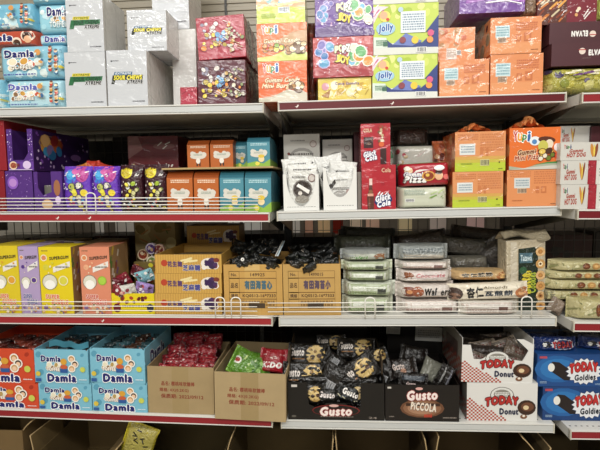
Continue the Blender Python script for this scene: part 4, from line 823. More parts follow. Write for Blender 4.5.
# yellow lolly tray
def tray(name, lab, cat, px, Y, d, on, base, art, style='card', wallh=1.0, group=None, rz=0, inner=None, flaps=()):
    q = place(px, Y, on, d); w, h = q.w, q.h; t = .003; root = empty(name, (q.x, Y, q.z), (0, q.r, rz)); tag(root, lab, cat, group)
    B = mat(base, style); I = mat(inner or base, style if not inner else 'matte'); m = MB(); hb = h*wallh
    m.box(-w/2, -w/2+t, 0, d, 0, h, B); m.box(w/2-t, w/2, 0, d, 0, h, B); m.box(-w/2+t, w/2-t, 0, t, 0, h, B); m.box(-w/2+t, w/2-t, d-t, d, 0, h, B); m.box(-w/2+t, w/2-t, t, d-t, 0, t, I)
    art and art(front(m, w, h, style)); m.build('carton_body', root)
    for fl in flaps:
        f = MB()
        if fl[0] == 'back': f.prism([(d-.003, h-.002), (d-.0, h-.002), (d+fl[1]*.35, h+fl[1]), (d+fl[1]*.35-.003, h+fl[1])], -w/2+.004, w/2-.004, B, 'yz')
        elif fl[0] == 'left': f.prism([(-w/2, h-.002), (-w/2+t, h-.002), (-w/2+t-fl[1]*.3, h+fl[1]), (-w/2-fl[1]*.3, h+fl[1])], .004, d-.004, B)
        elif fl[0] == 'right': f.prism([(w/2-t, h-.002), (w/2, h-.002), (w/2+fl[1]*.3, h+fl[1]), (w/2-t+fl[1]*.3, h+fl[1])], .004, d-.004, B)
        f.build('flap', root)
    q.o = root; return q
lt = tray('lolly_tray', 'bright yellow open tray of lollies behind the wire fence', 'tray', (111.5, 293.5, 154.5, 313), .02, .24, ('L', 'C'), '#dcc822',
     lambda F: F.rect(0, 0, 1, 1, '#dfca20').blobs(.15, .55, .8, .8, ['#7a2a20', '#a8442a', '#5a1a1a'], 12, .045, 2).lines(.25, .3, .9, .45, 1, '#3a2a14', 3).ell(.13, .3, .09, .22, '#6b1a20').ell(.9, .3, .08, .2, '#2a2a3a'))
rnd = random.Random(3)
LC = [('#6a1f2c', '#d9c9c4', 'maroon'), ('#7fb4c0', '#e9eef0', 'pale blue'), ('#9a80c0', '#e9e4f0', 'lilac'), ('#8a2434', '#e0b0a0', 'dark red'), ('#d2cfc8', '#8a2a3c', 'white')]
SP = [(112, 284, .03, 0, .3, 'maroon lolly packet leaning on the salmon box'), (124, 280, .06, 3, -.4, 'dark red lolly packet in the middle of the yellow tray'), (135, 272, .1, 0, .5, 'maroon lolly packet near the top of the heap'),
      (147, 276, .04, 1, -.3, 'pale blue lolly packet against the corrugated cartons'), (142, 289, .02, 2, .25, 'lilac lolly packet low at the front of the yellow tray'), (128, 291, .015, 4, -.15, 'white lolly packet low at the front of the yellow tray'), (117, 292, .012, 3, .4, 'dark red lolly packet at the front left of the tray')]
for i, (a, b, Y, c, ry, lab) in enumerate(SP):
    x, z = at(a, b, Y+.01); base, sp, _ = LC[c]
    pack('lolly_packet', lab, 'candy packet', x, Y+.012, z-.028, .062, .05, .026, base, lambda F, sp=sp, i=i: F.blobs(.12, .1, .88, .9, [sp, '#b04a5a', '#e9e4e0', '#4a1a2a'], 9, .09, i), rot=(.35, ry, .1), group='lolly packets heaped in the yellow tray', seed=i, wr=.004)
for i, (a, b, c, c2, lab) in enumerate(((142, 255, '#8a3a28', '#e0c9a8', 'brown round lolly at the left of the three round ones'), (150, 249, '#5a3a8a', '#d9d0e6', 'purple round lolly, the highest of the three'), (158, 250, '#8a3434', '#e0c0b0', 'dark red round lolly behind the corrugated carton'), (151, 262, '#7a8a4a', '#e3dcc0', 'greenish round lolly under the purple one'))):
    x, z = at(a, b, .2); root = empty('round_lolly', (x, .215, z), (0, 0, 0)); tag(root, lab, 'lolly', 'round lollies behind the corrugated cartons')
    m = MB(); m.cyl((0, 0, 0), .022, .022, -.007, .007, mat(c2, 'foil'), 20, 'y'); F = Face(m, lambda u, v, o: (-.02+.04*u, -.0072-o, -.02+.04*v), 1, 'foil'); F.ell(.5, .5, .42, None, c).blobs(.3, .3, .7, .7, ['#e9c9a0', c2, '#c98a5a'], 5, .12, i); m.build('candy_disc', root)
    m = MB(); m.tube([(0, 0, -.02), (0, .002, -(z-sh_top(('L', 'C'), x))+.03)], .002, mat('#e9e6e0')); m.build('stick', root)
m = MB(); x, z = at(150, 300, .2); hh = at(150, 262, .2)[1]-sh_top(('L', 'C'), x); m.box(-.05, .05, 0, .09, 0, hh, mat('#7a6a3a', 'card'), .002)
front(m, .1, hh).blobs(.1, .5, .9, .95, ['#d9cf3a', '#8a3a28', '#c98a3a'], 9, .1, 3)
tag(m.build('lolly_holder', loc=(x-.008, .2, sh_top(('L', 'C'), x)+.001)), 'shaded stand that holds the round lollies upright', 'stand')
carton('storage_box', 'large beige carton with olive print at the back left of the small corrugated carton', 'carton', (136, 221, 176, 300), .3, .12, ('L', 'C'), '#8f8058', lambda F: F.blobs(.1, .5, .9, .95, ['#a09468', '#77693f', '#b0a47a'], 14, .12, 3).worms(.2, .6, .8, .9, ['#5a6a3a', '#a8764a'], 8, .2, .03, 2), 'matte')
# corrugated peanut candy cartons
def art_peanut(F):
    n = 26
    F.rect(0, 0, 1, 1, '#cda451')
    for i in range(n): F.poly([(i/n, 0), ((i+.5)/n, 0), ((i+.5)/n, 1), (i/n, 1)], '#c0944a', False)
    F.n += 1
    F.ell(.14, .55, .05, None, '#b5452c').text('花生糖', .3, .5, .22, .28, '#5a3f6a', 0, 0, .04).text('芝麻糖', .55, .3, .26, .3, '#4a4a8a', 0, 0, .04, '#e9e0c4', .08)
    F.worms(.45, .5, .66, .75, ['#e9d9a0'], 4, .12, .03, 3, .3).ell(.82, .52, .13, .3, '#e6dfd4').blobs(.72, .35, .93, .75, ['#4a2f5a', '#e9e2d8', '#7a3a2c', '#3a2a4a'], 9, .045, 5).text('糖', .8, .55, .1, .3, '#3a2450', 0, 0, .05)
KG = 'corrugated yellow sweets cartons'
q3 = carton('sweets_carton', 'corrugated yellow sweets carton at the bottom of the stack behind the fence', 'carton', (155, 293.5, 221.5, 313), .02, .3, ('L', 'C'), '#cda451', art_peanut, 'card', KG)
q2 = carton('sweets_carton', 'corrugated yellow sweets carton in the middle of the stack', 'carton', (155, 273.5, 221.5, 293), .02, .3, q3, '#cda451', art_peanut, 'card', KG)
q1 = tray('sweets_carton', 'corrugated yellow sweets carton on top of the stack, lid open', 'carton', (155, 254.5, 221.5, 273), .02, .3, q2, '#c49a4c', art_peanut, 'card', group=KG)
pack('plastic_liner', 'crumpled clear grey liner showing in the open top carton', 'liner', q1.x, .06, q1.z+.01, .2, .034, .22, '#8a7a60', None, rot=(0, 0, 0), wr=.006, seed=4)
kb = carton('sweets_carton', 'corrugated yellow sweets carton at the back, raised above the stack', 'carton', (176, 229.5, 232, 247), .2, .12, sh_top(('L', 'C'), -.4)+.19, '#a8803c', art_peanut, 'card', KG)
kc = carton('storage_box', 'plain brown carton under the raised corrugated carton', 'carton', (177, 247, 231, 300), .335, .1, ('L', 'C'), '#6a5030', None, 'matte'); kb.o.location = (kb.x, .33, kc.top+.001)
pass
kb.o.scale = (1.0, 1, 1)
# seaweed cartons
def art_sea(F, k):
    F.rect(0, 0, 1, 1, '#c39a55').rect(.36 if k else .36, 0, .62, 1, '#c9a25c') if not k else F.rect(0, 0, 1, 1, '#bf9a5a')
    ln = '#7a5a30'
    def fr_(u0, v0, u1, v1, t=.006):
        for a in ((u0, v0, u1, v0+t*1.4), (u0, v1-t*1.4, u1, v1), (u0, v0, u0+t, v1), (u1-t, v0, u1, v1)): F.rect(*a, ln, False)
    for v0, v1 in ((.73, .87), (.45, .73), (.32, .45), (.14, .32)):
        fr_(.09, v0, .9, v1); fr_(.09, v0, .27, v1)
    F.n += 1
    F.text('No.', .18, .8, .1, .06, '#5a4430').text('149925' if not k else '1499015', .58, .8, .24, .06, '#5a4430').text('品名', .18, .59, .12, .1, '#5a4430', 0, 0, .02)
    F.text('有田海苔小' if k else '有田海苔心', .59, .6, .46, .16, '#5a4a5c' if k else '#4a6a78', 0, 0, .06)
    F.text('規格', .18, .385, .12, .07, '#5a4430', 0, 0, .02).text('KQ0512-16*7333', .6, .385, .56, .07, '#5a4430', 0, 0, .02).lines(.3, .17, .86, .3, 2, '#8a6a3c', 3)
    F.rect(.42, .14, .7, .24, '#4a3c2c')
    if not k: F.rect(.36, .88, .62, 1, '#cfae70')
for i, (px, lab) in enumerate((((224, 264.5, 282.5, 313.3), 'brown printed carton with blue characters, open and heaped with black packets'), ((283.5, 264, 341, 313.3), 'brown printed carton with purple characters, beside the green and white packs'))):
    c = tray('seaweed_carton', lab, 'carton', px, .016, .3, ('L', 'C') if i == 0 else ('M', 'C'), '#b98f4e', lambda F, i=i: art_sea(F, i), 'matte', group='brown printed seaweed cartons', inner='#4a3a20')
    rnd = random.Random(20+i); n = 0
    for r in range(4):
        for j in range(5):
            Y = .03+.075*r+rnd.uniform(-.01, .01); a = px[0]+8+(px[2]-px[0]-14)*(j+.5)/5
            x = at(a, 262, Y)[0]; z = c.top-.03+.008*r+rnd.uniform(-.006, .014); n += 1
            if i == 0 and r > 1: z += .012*(r-1)
            ar = (lambda F, r=r, j=j: F.worms(.1, .1, .9, .9, ['#d9cfc0', '#a8764a', '#3a3a40', '#8a8a86'], 6, .2, .04, r*5+j) if (r+j) % 3 == 0 else F.worms(.1, .2, .9, .8, ['#6a6a60', '#2a2c2a', '#4a5a4a'], 5, .2, .04, r*5+j))
            pack('seaweed_packet', 'small black seaweed packet heaped in the open carton with %s characters' % ('blue' if i == 0 else 'purple'), 'packet', x, Y, z, .062, .035, .022, '#161817', ar,
                 rot=(rnd.uniform(.2, 1.0), rnd.uniform(-.5, .5), rnd.uniform(-.6, .6)), group='black seaweed packets in the carton with %s characters' % ('blue' if i == 0 else 'purple'), seed=n, wr=.003)
    m = MB(); m.box(-c.w/2+.008, c.w/2-.008, .01, .28, .005, c.h-.028, mat('#1c1c1a', 'foil'), .01)
    tag(m.build('packet_layer', loc=(c.x, .016, c.z)), 'dark lower layers of seaweed packets inside the carton with %s characters' % ('blue' if i == 0 else 'purple'), 'packets')['kind'] = 'stuff'
x, z = at(243, 259, .02); m = MB(); m.cyl((0, 0, 0), .006, .006, -.001, .001, mat('#f0efe9'), 16, 'y'); m.cyl((0, -.0012, 0), .0018, .0018, -.001, .001, mat('#222'.replace('#222', '#222222')), 10, 'y')
tag(m.build('round_tag', loc=(x, .012, z)), 'tiny round white tag on the black packets in the left carton', 'tag')
x, z = at(279, 254, .04); m = MB(); m.box(-.0025, .0025, -.12, .1, -.001, .001, mat('#cfe0e8', 'metal')); m.box(-.0085, -.0045, -.12, .1, -.001, .001, mat('#d8d8d4', 'metal'))
tag(m.build('foil_strip', loc=(x, .12, z+.012), rot=(.1, 0, 0)), 'shiny silver strip along the right edge of the left black packet heap', 'strip')

# ================================================================== third shelf, middle bay: stacked film packs
def art_pale(kind, seed):
    def a(F):
        g = {'green': ('#aab592', '#d3d7ca'), 'pink': ('#d9c9c0', '#e9e2dc'), 'grey': ('#aaa9a4', '#c4c4c0')}[kind]
        F.rect(.05, .1, .95, .9, g[0]).rect(.08, .45, .92, .8, g[1])
        F.lines(.12, .2, .62, .42, 2, {'green': '#7a8f5a', 'pink': '#a08078', 'grey': '#77777a'}[kind], seed)
        F.rect(.65, .22, .8, .6, '#3f423c' if kind != 'pink' else '#7a5a54')
    return a
def art_green_front(F): F.rect(.05, .1, .95, .95, '#b9bdb0').text('Wafers', .35, .35, .36, .34, '#4a8a3a', .08, .3, .03, '#e6ecd8', .08).ell(.78, .45, .14, .3, '#8a5a34').rect(.05, .75, .95, .95, '#9a9d98')
def art_bag_w(F): F.rect(.03, .1, .97, .9, '#d6ccc4').ell(.2, .5, .12, .34, '#7a3a24').ell(.34, .5, .1, .34, '#9a5434').ell(.2, .5, .05, .14, '#c98a5a').text('Waf', .56, .5, .2, .42, '#1a1816', .05, .2, .05).text('ers', .8, .45, .16, .3, '#3a342e', .05, .2, .03)
def art_pink2(F): F.rect(.03, .1, .97, .9, '#d9cfca').ell(.17, .6, .1, .26, '#8a4f30').text('Chocolate', .56, .62, .5, .3, '#c97a80', .03, .2, .02).rect(.05, .12, .95, .3, '#e3dad4')
def art_alm(F): F.rect(.03, .06, .97, .94, '#e3d9c4').poly([(.2, .08), (1, .08), (1, .26), (.3, .2)], '#d9a884').text('杏仁', .33, .5, .2, .6, '#1c1a18', .05, 0, .05).text('瓦煎餅', .62, .42, .34, .3, '#3a4048', 0, 0, .04).text('Almonds', .58, .78, .3, .14, '#6a5a3a', 0, .2, .01).ell(.92, .4, .1, .34, '#b9764a').ell(.92, .4, .06, .2, '#d9a878').ell(.08, .45, .1, .38, '#4a3a34').ell(.08, .3, .07, .2, '#8a6a58')
def art_alm2(F): F.rect(.03, .06, .97, .94, '#c9a878').text('杏仁煎餅', .42, .66, .5, .34, '#2c2620', .03, 0, .05, '#e9dfcc', .1).rect(.15, .12, .7, .4, '#b98a54').ell(.85, .5, .12, .38, '#a8683c').ell(.85, .5, .07, .22, '#d9b070')
FG = 'stacked wafer packs on the third shelf'
def fp(px, Y, on, base, art, lab, D=.11, **k): return ppack('wafer_pack', lab, 'wafer pack', px, Y, D, on, base, art, q=3.0, endp=9, fin=.012, group=FG, wr=.0055, rz=random.Random(int(px[1]*7)).uniform(-.05, .05), **k)
a1 = fp((342.5, 298, 395, 313), .02, ('M', 'C'), '#c9cdb8', art_pale('green', 1), 'pale green wafer pack at the bottom of the left stack behind the fence', seed=1)
a2 = fp((341.5, 283, 397, 298), .022, a1, '#cfd4c4', art_pale('green', 2), 'pale green wafer pack second from the bottom of the left stack', seed=2)
a3 = fp((343, 271.5, 393, 283.5), .03, a2, '#c2c6b6', art_pale('green', 3), 'pale green wafer pack in the middle of the left stack', seed=3)
a4 = fp((341, 262, 394, 272.5), .028, a3, '#d0d6bc', art_pale('green', 4), 'pale green wafer pack second from the top of the left stack', seed=4)
a5 = fp((341, 251, 392, 263), .035, a4, '#a4a8a6', art_green_front, 'grey wafer pack with green script on top of the left stack', seed=5, rx=.04)
d1 = fp((398.5, 300, 466, 313), .02, ('M', 'C'), '#cfc4bc', art_pale('pink', 6), 'cream wafer pack at the bottom of the right stack behind the fence', seed=6)
d2 = fp((397.5, 284, 458, 300), .018, d1, '#cabfb6', art_bag_w, 'wafer pack with dark brown cookies and black lettering, right stack', seed=7)
d3 = fp((398.5, 270.5, 456, 285), .025, d2, '#d2c8c0', art_pink2, 'cream pink wafer pack with brown cookie, middle of the right stack', seed=8)
d4 = fp((397, 262, 454, 271.5), .03, d3, '#cec8be', art_pale('pink', 9), 'cream wafer pack second from the top of the right stack', seed=9)
d5 = fp((396, 246, 452, 262.5), .04, d4, '#9fa4a2', lambda F: F.rect(.08, .1, .92, .45, '#b9b4a8').lines(.12, .55, .9, .85, 3, '#70777a', 4), 'silver grey wafer pack on top of the right stack', seed=10, rx=.04)
e1 = fp((460, 301, 520, 313), .01, ('M', 'C'), '#cfc8bc', art_pale('pink', 11), 'cream wafer pack lowest right, half hidden behind the wire loop', D=.048, seed=11)
e2 = fp((449, 283.5, 530, 301), .012, e1, '#e0d6c2', art_alm, 'cream almond cookie pack with black characters leaning on the tall pack', D=.045, seed=12, ry=-.04)
e3 = fp((451, 271, 512, 285), .05, e2, '#c9a878', art_alm2, 'golden almond cookie pack with white outlined characters', seed=13)
e3.o.location.y = .04
zc = sh_top(('M', 'C'), .6)
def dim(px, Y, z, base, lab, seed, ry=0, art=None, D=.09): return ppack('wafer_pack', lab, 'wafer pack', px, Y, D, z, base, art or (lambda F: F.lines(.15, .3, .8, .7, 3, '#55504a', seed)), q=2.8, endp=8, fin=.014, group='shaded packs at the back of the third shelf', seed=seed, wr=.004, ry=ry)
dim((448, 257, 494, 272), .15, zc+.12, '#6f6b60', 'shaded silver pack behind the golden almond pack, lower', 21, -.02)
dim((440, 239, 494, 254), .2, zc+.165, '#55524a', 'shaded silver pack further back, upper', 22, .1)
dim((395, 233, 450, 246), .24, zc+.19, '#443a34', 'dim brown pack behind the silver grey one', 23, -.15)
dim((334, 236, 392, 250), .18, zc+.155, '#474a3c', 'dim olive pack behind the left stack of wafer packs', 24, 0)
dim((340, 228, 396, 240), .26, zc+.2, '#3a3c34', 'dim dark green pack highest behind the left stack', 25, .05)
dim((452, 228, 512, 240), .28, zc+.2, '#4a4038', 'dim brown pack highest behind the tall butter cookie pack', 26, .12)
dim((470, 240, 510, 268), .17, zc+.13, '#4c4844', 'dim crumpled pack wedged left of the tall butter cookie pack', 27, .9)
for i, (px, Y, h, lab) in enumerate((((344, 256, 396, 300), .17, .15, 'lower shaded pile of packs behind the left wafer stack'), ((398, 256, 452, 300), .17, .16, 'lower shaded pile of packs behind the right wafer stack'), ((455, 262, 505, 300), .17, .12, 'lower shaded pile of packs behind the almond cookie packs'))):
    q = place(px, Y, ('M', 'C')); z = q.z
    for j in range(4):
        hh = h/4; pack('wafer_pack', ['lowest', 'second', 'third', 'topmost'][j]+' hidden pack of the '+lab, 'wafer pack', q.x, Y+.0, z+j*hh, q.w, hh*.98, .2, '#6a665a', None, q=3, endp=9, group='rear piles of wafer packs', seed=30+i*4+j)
# tall butter cookie pack
def art_butter(F):
    F.rect(.03, .0, .97, 1, '#bdb198').rect(.1, .0, .26, .98, '#c9c0ac').poly([(.3, .0), (.8, .0), (.8, .82), (.72, .9), (.3, .88)], '#14271c').rect(.33, .68, .66, .82, '#4a6a78').text('Tatawa', .5, .75, .28, .08, '#c9dce0', 0, 0, .03)
    F.text('Butter', .47, .42, .62, .15, '#d9c83a', math.pi/2, 0, .05).text('Cookies', .65, .4, .52, .1, '#a8b83a', math.pi/2, 0, .03)
    F.ell(.42, .58, .1, .05, '#2f5a3c')
    for i, v in enumerate((.83, .66, .5, .35, .21, .07)): F.ell(.86, v, .12, None, '#c99a5c' if i % 2 else '#d9b07a').ell(.86, v, .06, None, '#b07a40' if i != 1 else '#f0e0b8').ell(.86, v, .03, None, '#5a2f18' if i in (1, 4, 5) else '#c08a4c')
tb = place((507, 240, 547.5, 307), .062, ('M', 'C'))
rt_ = empty('cookie_pack', (tb.x, .062, tb.z), (0, tb.r-.02, .08)); tag(rt_, 'tall upright butter cookie pack with a green label and round cookies', 'cookie pack')
m = MB(); m.box(-tb.w/2, tb.w/2, 0, .07, 0, tb.h, mat('#c4b9a0', 'foil'), .004); art_butter(front(m, tb.w, tb.h, 'foil')); m.build('pack_body', rt_)
m = MB()
def crimp(u, v): return (-tb.w*.56+tb.w*1.16*u, .0+.07*v-.012*math.sin(u*9), tb.h+.002+.014*math.sin(u*5+.6)*(1-v)+.022*(1-abs(2*v-1))+.012*u)
m.grid(crimp, 20, 6, mat('#a39880', 'foil')); m.grid(lambda u, v: tuple(Vector(crimp(1-u, v))-Vector((0, 0, .003))), 20, 6, mat('#a39880', 'foil')); m.build('folded_seal', rt_)

# ================================================================== third shelf, right bay
def art_roll(F):
    F.rect(.02, .1, .98, .9, '#b9b184').worms(.05, .2, .4, .8, ['#d4cfa8', '#8a8a5c'], 10, .1, .03, 2, .6)
    for i in range(7): F.ell(.34+.1*i, .5, .04, .32, ['#6b3a20', '#b98a50'][i % 2]).ell(.34+.1*i, .5, .02, .16, ['#8a5230', '#d9b070'][i % 2])
YR3 = BAYY['R']+.02
RG = 'long butter cookie packs of the right bay'
def roll(px, on, lab, Y=YR3, base='#bfb78a', **k): return ppack('cookie_pack', lab, 'cookie pack', px, Y, .09, on, base, art_roll, q=4, endp=14, fin=.014, group=RG, **k)
s1 = roll((573, 300, 650, 314), ('R', 'C'), 'long olive cookie pack with a yellow end, lowest at the right shelf end', seed=41, Y=YR3-.01, base='#b5ad7c')
s2 = roll((540, 290, 640, 300), sh_top(('R', 'C'), 1)+.046, 'long cookie pack lying in shade on the black and yellow one', YR3+.06, '#7a7458', seed=42)
s3 = roll((546, 280, 650, 290.5), s2, 'long cookie pack with dark cookies, third from the top', YR3+.05, seed=43)
s4 = roll((547, 271.5, 640, 281), s3, 'long cookie pack second from the top of the right stack', YR3+.05, seed=44)
s5 = roll((554, 261, 650, 272), s4, 'long cookie pack on top of the right stack, yellow seal at its left', YR3+.045, seed=45)
s6 = ppack('cookie_pack', 'black and yellow cookie pack slanting behind the lowest right pack', 'cookie pack', (545, 299, 590, 309), YR3+.09, .08, sh_top(('R', 'C'), 1)+.03, '#1c1c1a', lambda F: F.poly([(0, .5), (.3, .8), (.3, 1), (0, 1)], '#c9cf3a').worms(.3, .4, .8, .8, ['#c9c4bc', '#5a3a3c'], 4, .1, .06, 2), q=3, group=RG, ry=.2, seed=46)
pack('cookie_pack', 'grey brown pack end poking out beside the wire fence end', 'cookie pack', at(556, 315, .0)[0]+.01, .02, sh_top(('M', 'C'), .86)+.001, .05, .05, .05, '#8a7a6c', None, rot=(0, .5, 0), seed=47)
# ================================================================== fourth shelf, left bay: toffee trays
def art_tray(base, dk):
    def a(F):
        F.rect(0, 0, 1, 1, base).blobs(.05, .3, .95, .95, [base, dk], 8, .06, 3)
        F.text('Damla', .31, .74, .36, .17, NAVY, 0, 0, .05, '#ffffff', .1).text('Damla', .5, .15, .52, .22, NAVY, 0, 0, .06, '#ffffff', .14)
        F.blobs(.24, .46, .46, .58, ['#b99a5a', '#e9e2c8', '#8a6a3a', '#efe9dc'], 10, .04, 2, '#f4f2ea').text('TOFFEE', .35, .42, .24, .1, '#f6f3ea', 0, 0, .04, '#a8785a', .1)
        F.ell(.55, .66, .06, .1, '#d9a23a').ell(.55, .5, .07, .07, '#c9603a').rect(.48, .32, .62, .44, '#2f5a9a')
        for i, (u, v, c) in enumerate(((.7, .76, '#b98a4a'), (.76, .6, '#4a3a30'), (.7, .46, '#c9a06a'))): F.ell(u, v, .07, None, '#f4efe6').ell(u, v, .05, None, c).ell(u, v-.02, .035, None, '#eec9a8')
        F.ell(.9, .44, .05, None, '#c9cf5a').rect(.02, .04, .12, .14, '#2f5a9a').ell(.07, .28, .045, None, '#d9c04a').lines(.83, .1, .97, .15, 1, '#e6eef0', 3)
    return a
def side_dam(F, L=None): F.text('Damla', .45, .6, .5, .34, '#2a2f5c', 0, 0, .05, '#d9e4e8', .12).lines(.1, .2, .8, .4, 2, '#d9dee0', 3)
def toffee(px, Y, on, base, dk, lab, grp, open_=True, d=.26):
    q = place(px, Y, on, d); w, h = q.w, q.h; t = .003; root = empty('toffee_tray', (q.x, Y, q.z), (0, q.r, 0)); tag(root, lab, 'tray', grp)
    B = mat(base); m = MB(); m.box(-w/2, -w/2+t, t, d, 0, h, B); m.box(w/2-t, w/2, t, d, 0, h, B); m.box(-w/2+t, w/2-t, d-t, d, 0, h, B); m.box(-w/2+t, w/2-t, t, d-t, 0, t, mat(dk)); side_dam(rside(m, w/2, d, h)); m.build('tray_body', root)
    m = MB(); ch = .06
    m.prism([(-w/2, 0), (w/2, 0), (w/2, h*(1-ch*1.6)), (w/2-w*.05, h), (-w/2+w*.05, h), (-w/2, h*(1-ch*1.6))], 0, t, B); Fr = front(m, w, h*.97); art_tray(base, dk)(Fr); m.build('front_panel', root)
    if not open_:
        m = MB(); m.box(-w/2+t, w/2-t, t, d-t, h-t, h-.0004, B); m.build('lid', root)
    q.o = root; return q
def fill_sweets(q, cols, lab, grp, n=(3, 6), seed=0, rise=0.0):
    rnd = random.Random(seed); k = 0
    for r in range(n[1]):
        for c in range(n[0]):
            x = q.x+(c+.5-n[0]/2)*(q.w-.02)/n[0]+rnd.uniform(-.003, .003); Y = q.y+.012+(q.d-.05)*r/n[1]+rnd.uniform(0, .004); k += 1
            pack('toffee', lab, 'toffee', x, Y, q.z+q.h-.038+rise*r+rnd.uniform(-.004, .004), (q.w-.02)/n[0]*.95, .022, .026, cols[k % len(cols)], (lambda F: F.blobs(.2, .2, .8, .8, ['#d9d4cc', '#7a2a24', '#3a2a28'], 3, .08, k)), group=grp, rot=(rnd.uniform(-.2, .3), rnd.uniform(-.2, .2), rnd.uniform(-.3, .3)), fin=.007, seed=k)
RB, RK, BB, BK = '#cf4a2c', '#a8321e', '#7dbcd2', '#5a9db8'
t1 = toffee((-24, 382.5, 38.5, 412), .006, ('L', 'D'), RB, RK, 'red orange toffee tray, lower of the pair at the left picture edge', 'red toffee trays', False)
t2 = toffee((-30, 348.5, 34, 382), .006, t1, RB, RK, 'red orange toffee tray full of toffees, upper of the pair at the left edge', 'red toffee trays')
t3 = toffee((39, 382.8, 91.5, 413.5), .006, ('L', 'D'), BB, BK, 'light blue toffee tray, lower one beside the red trays', 'blue toffee trays', False)
t4 = toffee((34.5, 349.5, 88, 382.5), .004, t3, BB, BK, 'light blue toffee tray, upper one beside the red trays, flap standing inside', 'blue toffee trays')
t5 = toffee((92.5, 383, 147, 414.5), .006, ('L', 'D'), BB, BK, 'light blue toffee tray, lower one beside the brown carton', 'blue toffee trays', False)
t6 = toffee((90, 348.5, 144.5, 382.5), .004, t5, BB, BK, 'light blue toffee tray, upper one beside the brown carton', 'blue toffee trays')
fill_sweets(t2, ['#5a2018', '#3a1814', '#7a3020'], 'dark wrapped toffee packed in the upper red tray', 'toffees in the upper red tray', (4, 6), 1)
fill_sweets(t6, ['#2f4a50', '#24363a', '#3f6068', '#4a3024'], 'dark teal wrapped toffee packed in the upper blue tray beside the carton', 'toffees in the upper blue tray beside the carton', (4, 6), 2)
fill_sweets(t4, ['#1f3a44', '#2a4a54', '#3a2f2c'], 'dark wrapped toffee deep in the upper blue tray beside the red trays', 'toffees in the upper blue tray beside the red trays', (4, 6), 3)
m = MB(); m.grid(lambda u, v: (-.075+.15*u, .05+.012*math.sin(u*6), t4.h-.012+.022*v+.004*math.sin(u*14)), 14, 3, mat('#4f93a6')); m.grid(lambda u, v: (-.075+.15*(1-u), .052+.012*math.sin((1-u)*6), t4.h-.012+.022*v+.004*math.sin((1-u)*14)), 14, 3, mat('#4f93a6')); m.build('inner_flap', t4.o)
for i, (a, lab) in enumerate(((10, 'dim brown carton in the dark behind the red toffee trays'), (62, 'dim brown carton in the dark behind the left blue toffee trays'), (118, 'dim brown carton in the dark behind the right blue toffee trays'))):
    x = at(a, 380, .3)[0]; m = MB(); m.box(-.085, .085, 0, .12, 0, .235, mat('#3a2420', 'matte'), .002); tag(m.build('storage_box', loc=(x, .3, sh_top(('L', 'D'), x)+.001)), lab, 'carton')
# brown cartons with red print
def art_brown(F):
    F.rect(.37, 0, .62, 1, '#a08a60').text('品名: 樱桃味软糖棒', .46, .64, .5, .09, '#8a4a34', -.01, 0, .03).text('规格: 4X(0.2KG)', .4, .5, .44, .09, '#8a4a34', -.01, 0, .03).text('保质期: 2022/09/12', .52, .37, .64, .09, '#8a4a34', -.01, 0, .03)
bc1 = tray('brown_carton', 'brown cardboard carton of red candy bags beside the blue toffee trays', 'carton', (147.5, 367, 213.5, 414.5), .008, .26, ('L', 'D'), '#a58f68', art_brown, 'matte', group='open brown cardboard cartons')
bc2 = tray('brown_carton', 'brown cardboard carton with green and red bags, overhanging the shelf edge', 'carton', (214, 373, 285.5, 420), -.02, .3, ('L', 'D'), '#ad9770', art_brown, 'matte', group='open brown cardboard cartons', rz=-.03, flaps=())
bc2.o.location.x -= .0
for q, lab in ((bc1, 'left'), (bc2, 'right')):
    pass
m = MB(); m.prism([(-.001, 0), (.001, 0), (.001, .05), (-.001, .05)], 0, .26, mat('#a58f68', 'matte')); 
def art_rc(s): return lambda F: F.rect(.05, .1, .95, .9, '#8f1a24').worms(.1, .2, .9, .8, ['#e6dcd4', '#c97a74', '#b5323c', '#2a0a0e'], 16, .08, .035, s, .2)  # pale streaks paint the glints on the film
rnd = random.Random(5); n = 0
for r in range(9):
    for c in range(3):
        Y = .03+.025*r; x = bc1.x-.06+.06*c+rnd.uniform(-.008, .008); z = bc1.top-.042+.007*r+rnd.uniform(-.006, .006); n += 1
        pack('candy_bag', 'dark red candy bag packed in rows in the left brown carton', 'candy bag', x, Y, z, .07, .036, .02, ['#6a0f18', '#54101a', '#7a1620'][n % 3] if r else '#8a1620', art_rc(n), rot=(rnd.uniform(-.9, -.3), rnd.uniform(-.2, .25), rnd.uniform(-.2, .2)), group='dark red candy bags in the left brown carton', seed=n, wr=.004, fin=.01)
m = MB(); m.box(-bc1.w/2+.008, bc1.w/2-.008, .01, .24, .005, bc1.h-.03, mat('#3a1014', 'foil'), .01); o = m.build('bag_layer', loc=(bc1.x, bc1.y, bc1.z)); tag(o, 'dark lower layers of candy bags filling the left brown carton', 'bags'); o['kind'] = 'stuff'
def art_gb(F): F.rect(.03, .05, .97, .95, '#5a8a28').poly([(.0, 0), (.3, 0), (.34, 1), (.0, 1)], '#7fae34').ell(.16, .5, .1, .14, '#f0ece0').ell(.16, .5, .06, .08, '#a83a2c').worms(.3, .2, .6, .8, ['#e0efc4', '#c4dc8a'], 5, .12, .04, 2, 1.2).blobs(.5, .1, .95, .9, ['#4f7a2c', '#7fa84a', '#5f8f3a', '#93b866', '#3f6a24'], 24, .06, 4)
x, z = at(243, 363, .06)
pack('candy_bag', 'bright green bag of sweets lying tilted in the right brown carton', 'candy bag', x+.004, .055, z-.055, .15, .1, .04, '#6f9f34', art_gb, rot=(-.55, .45, 0), seed=3, wr=.005)
x, z = at(270, 362, .05)
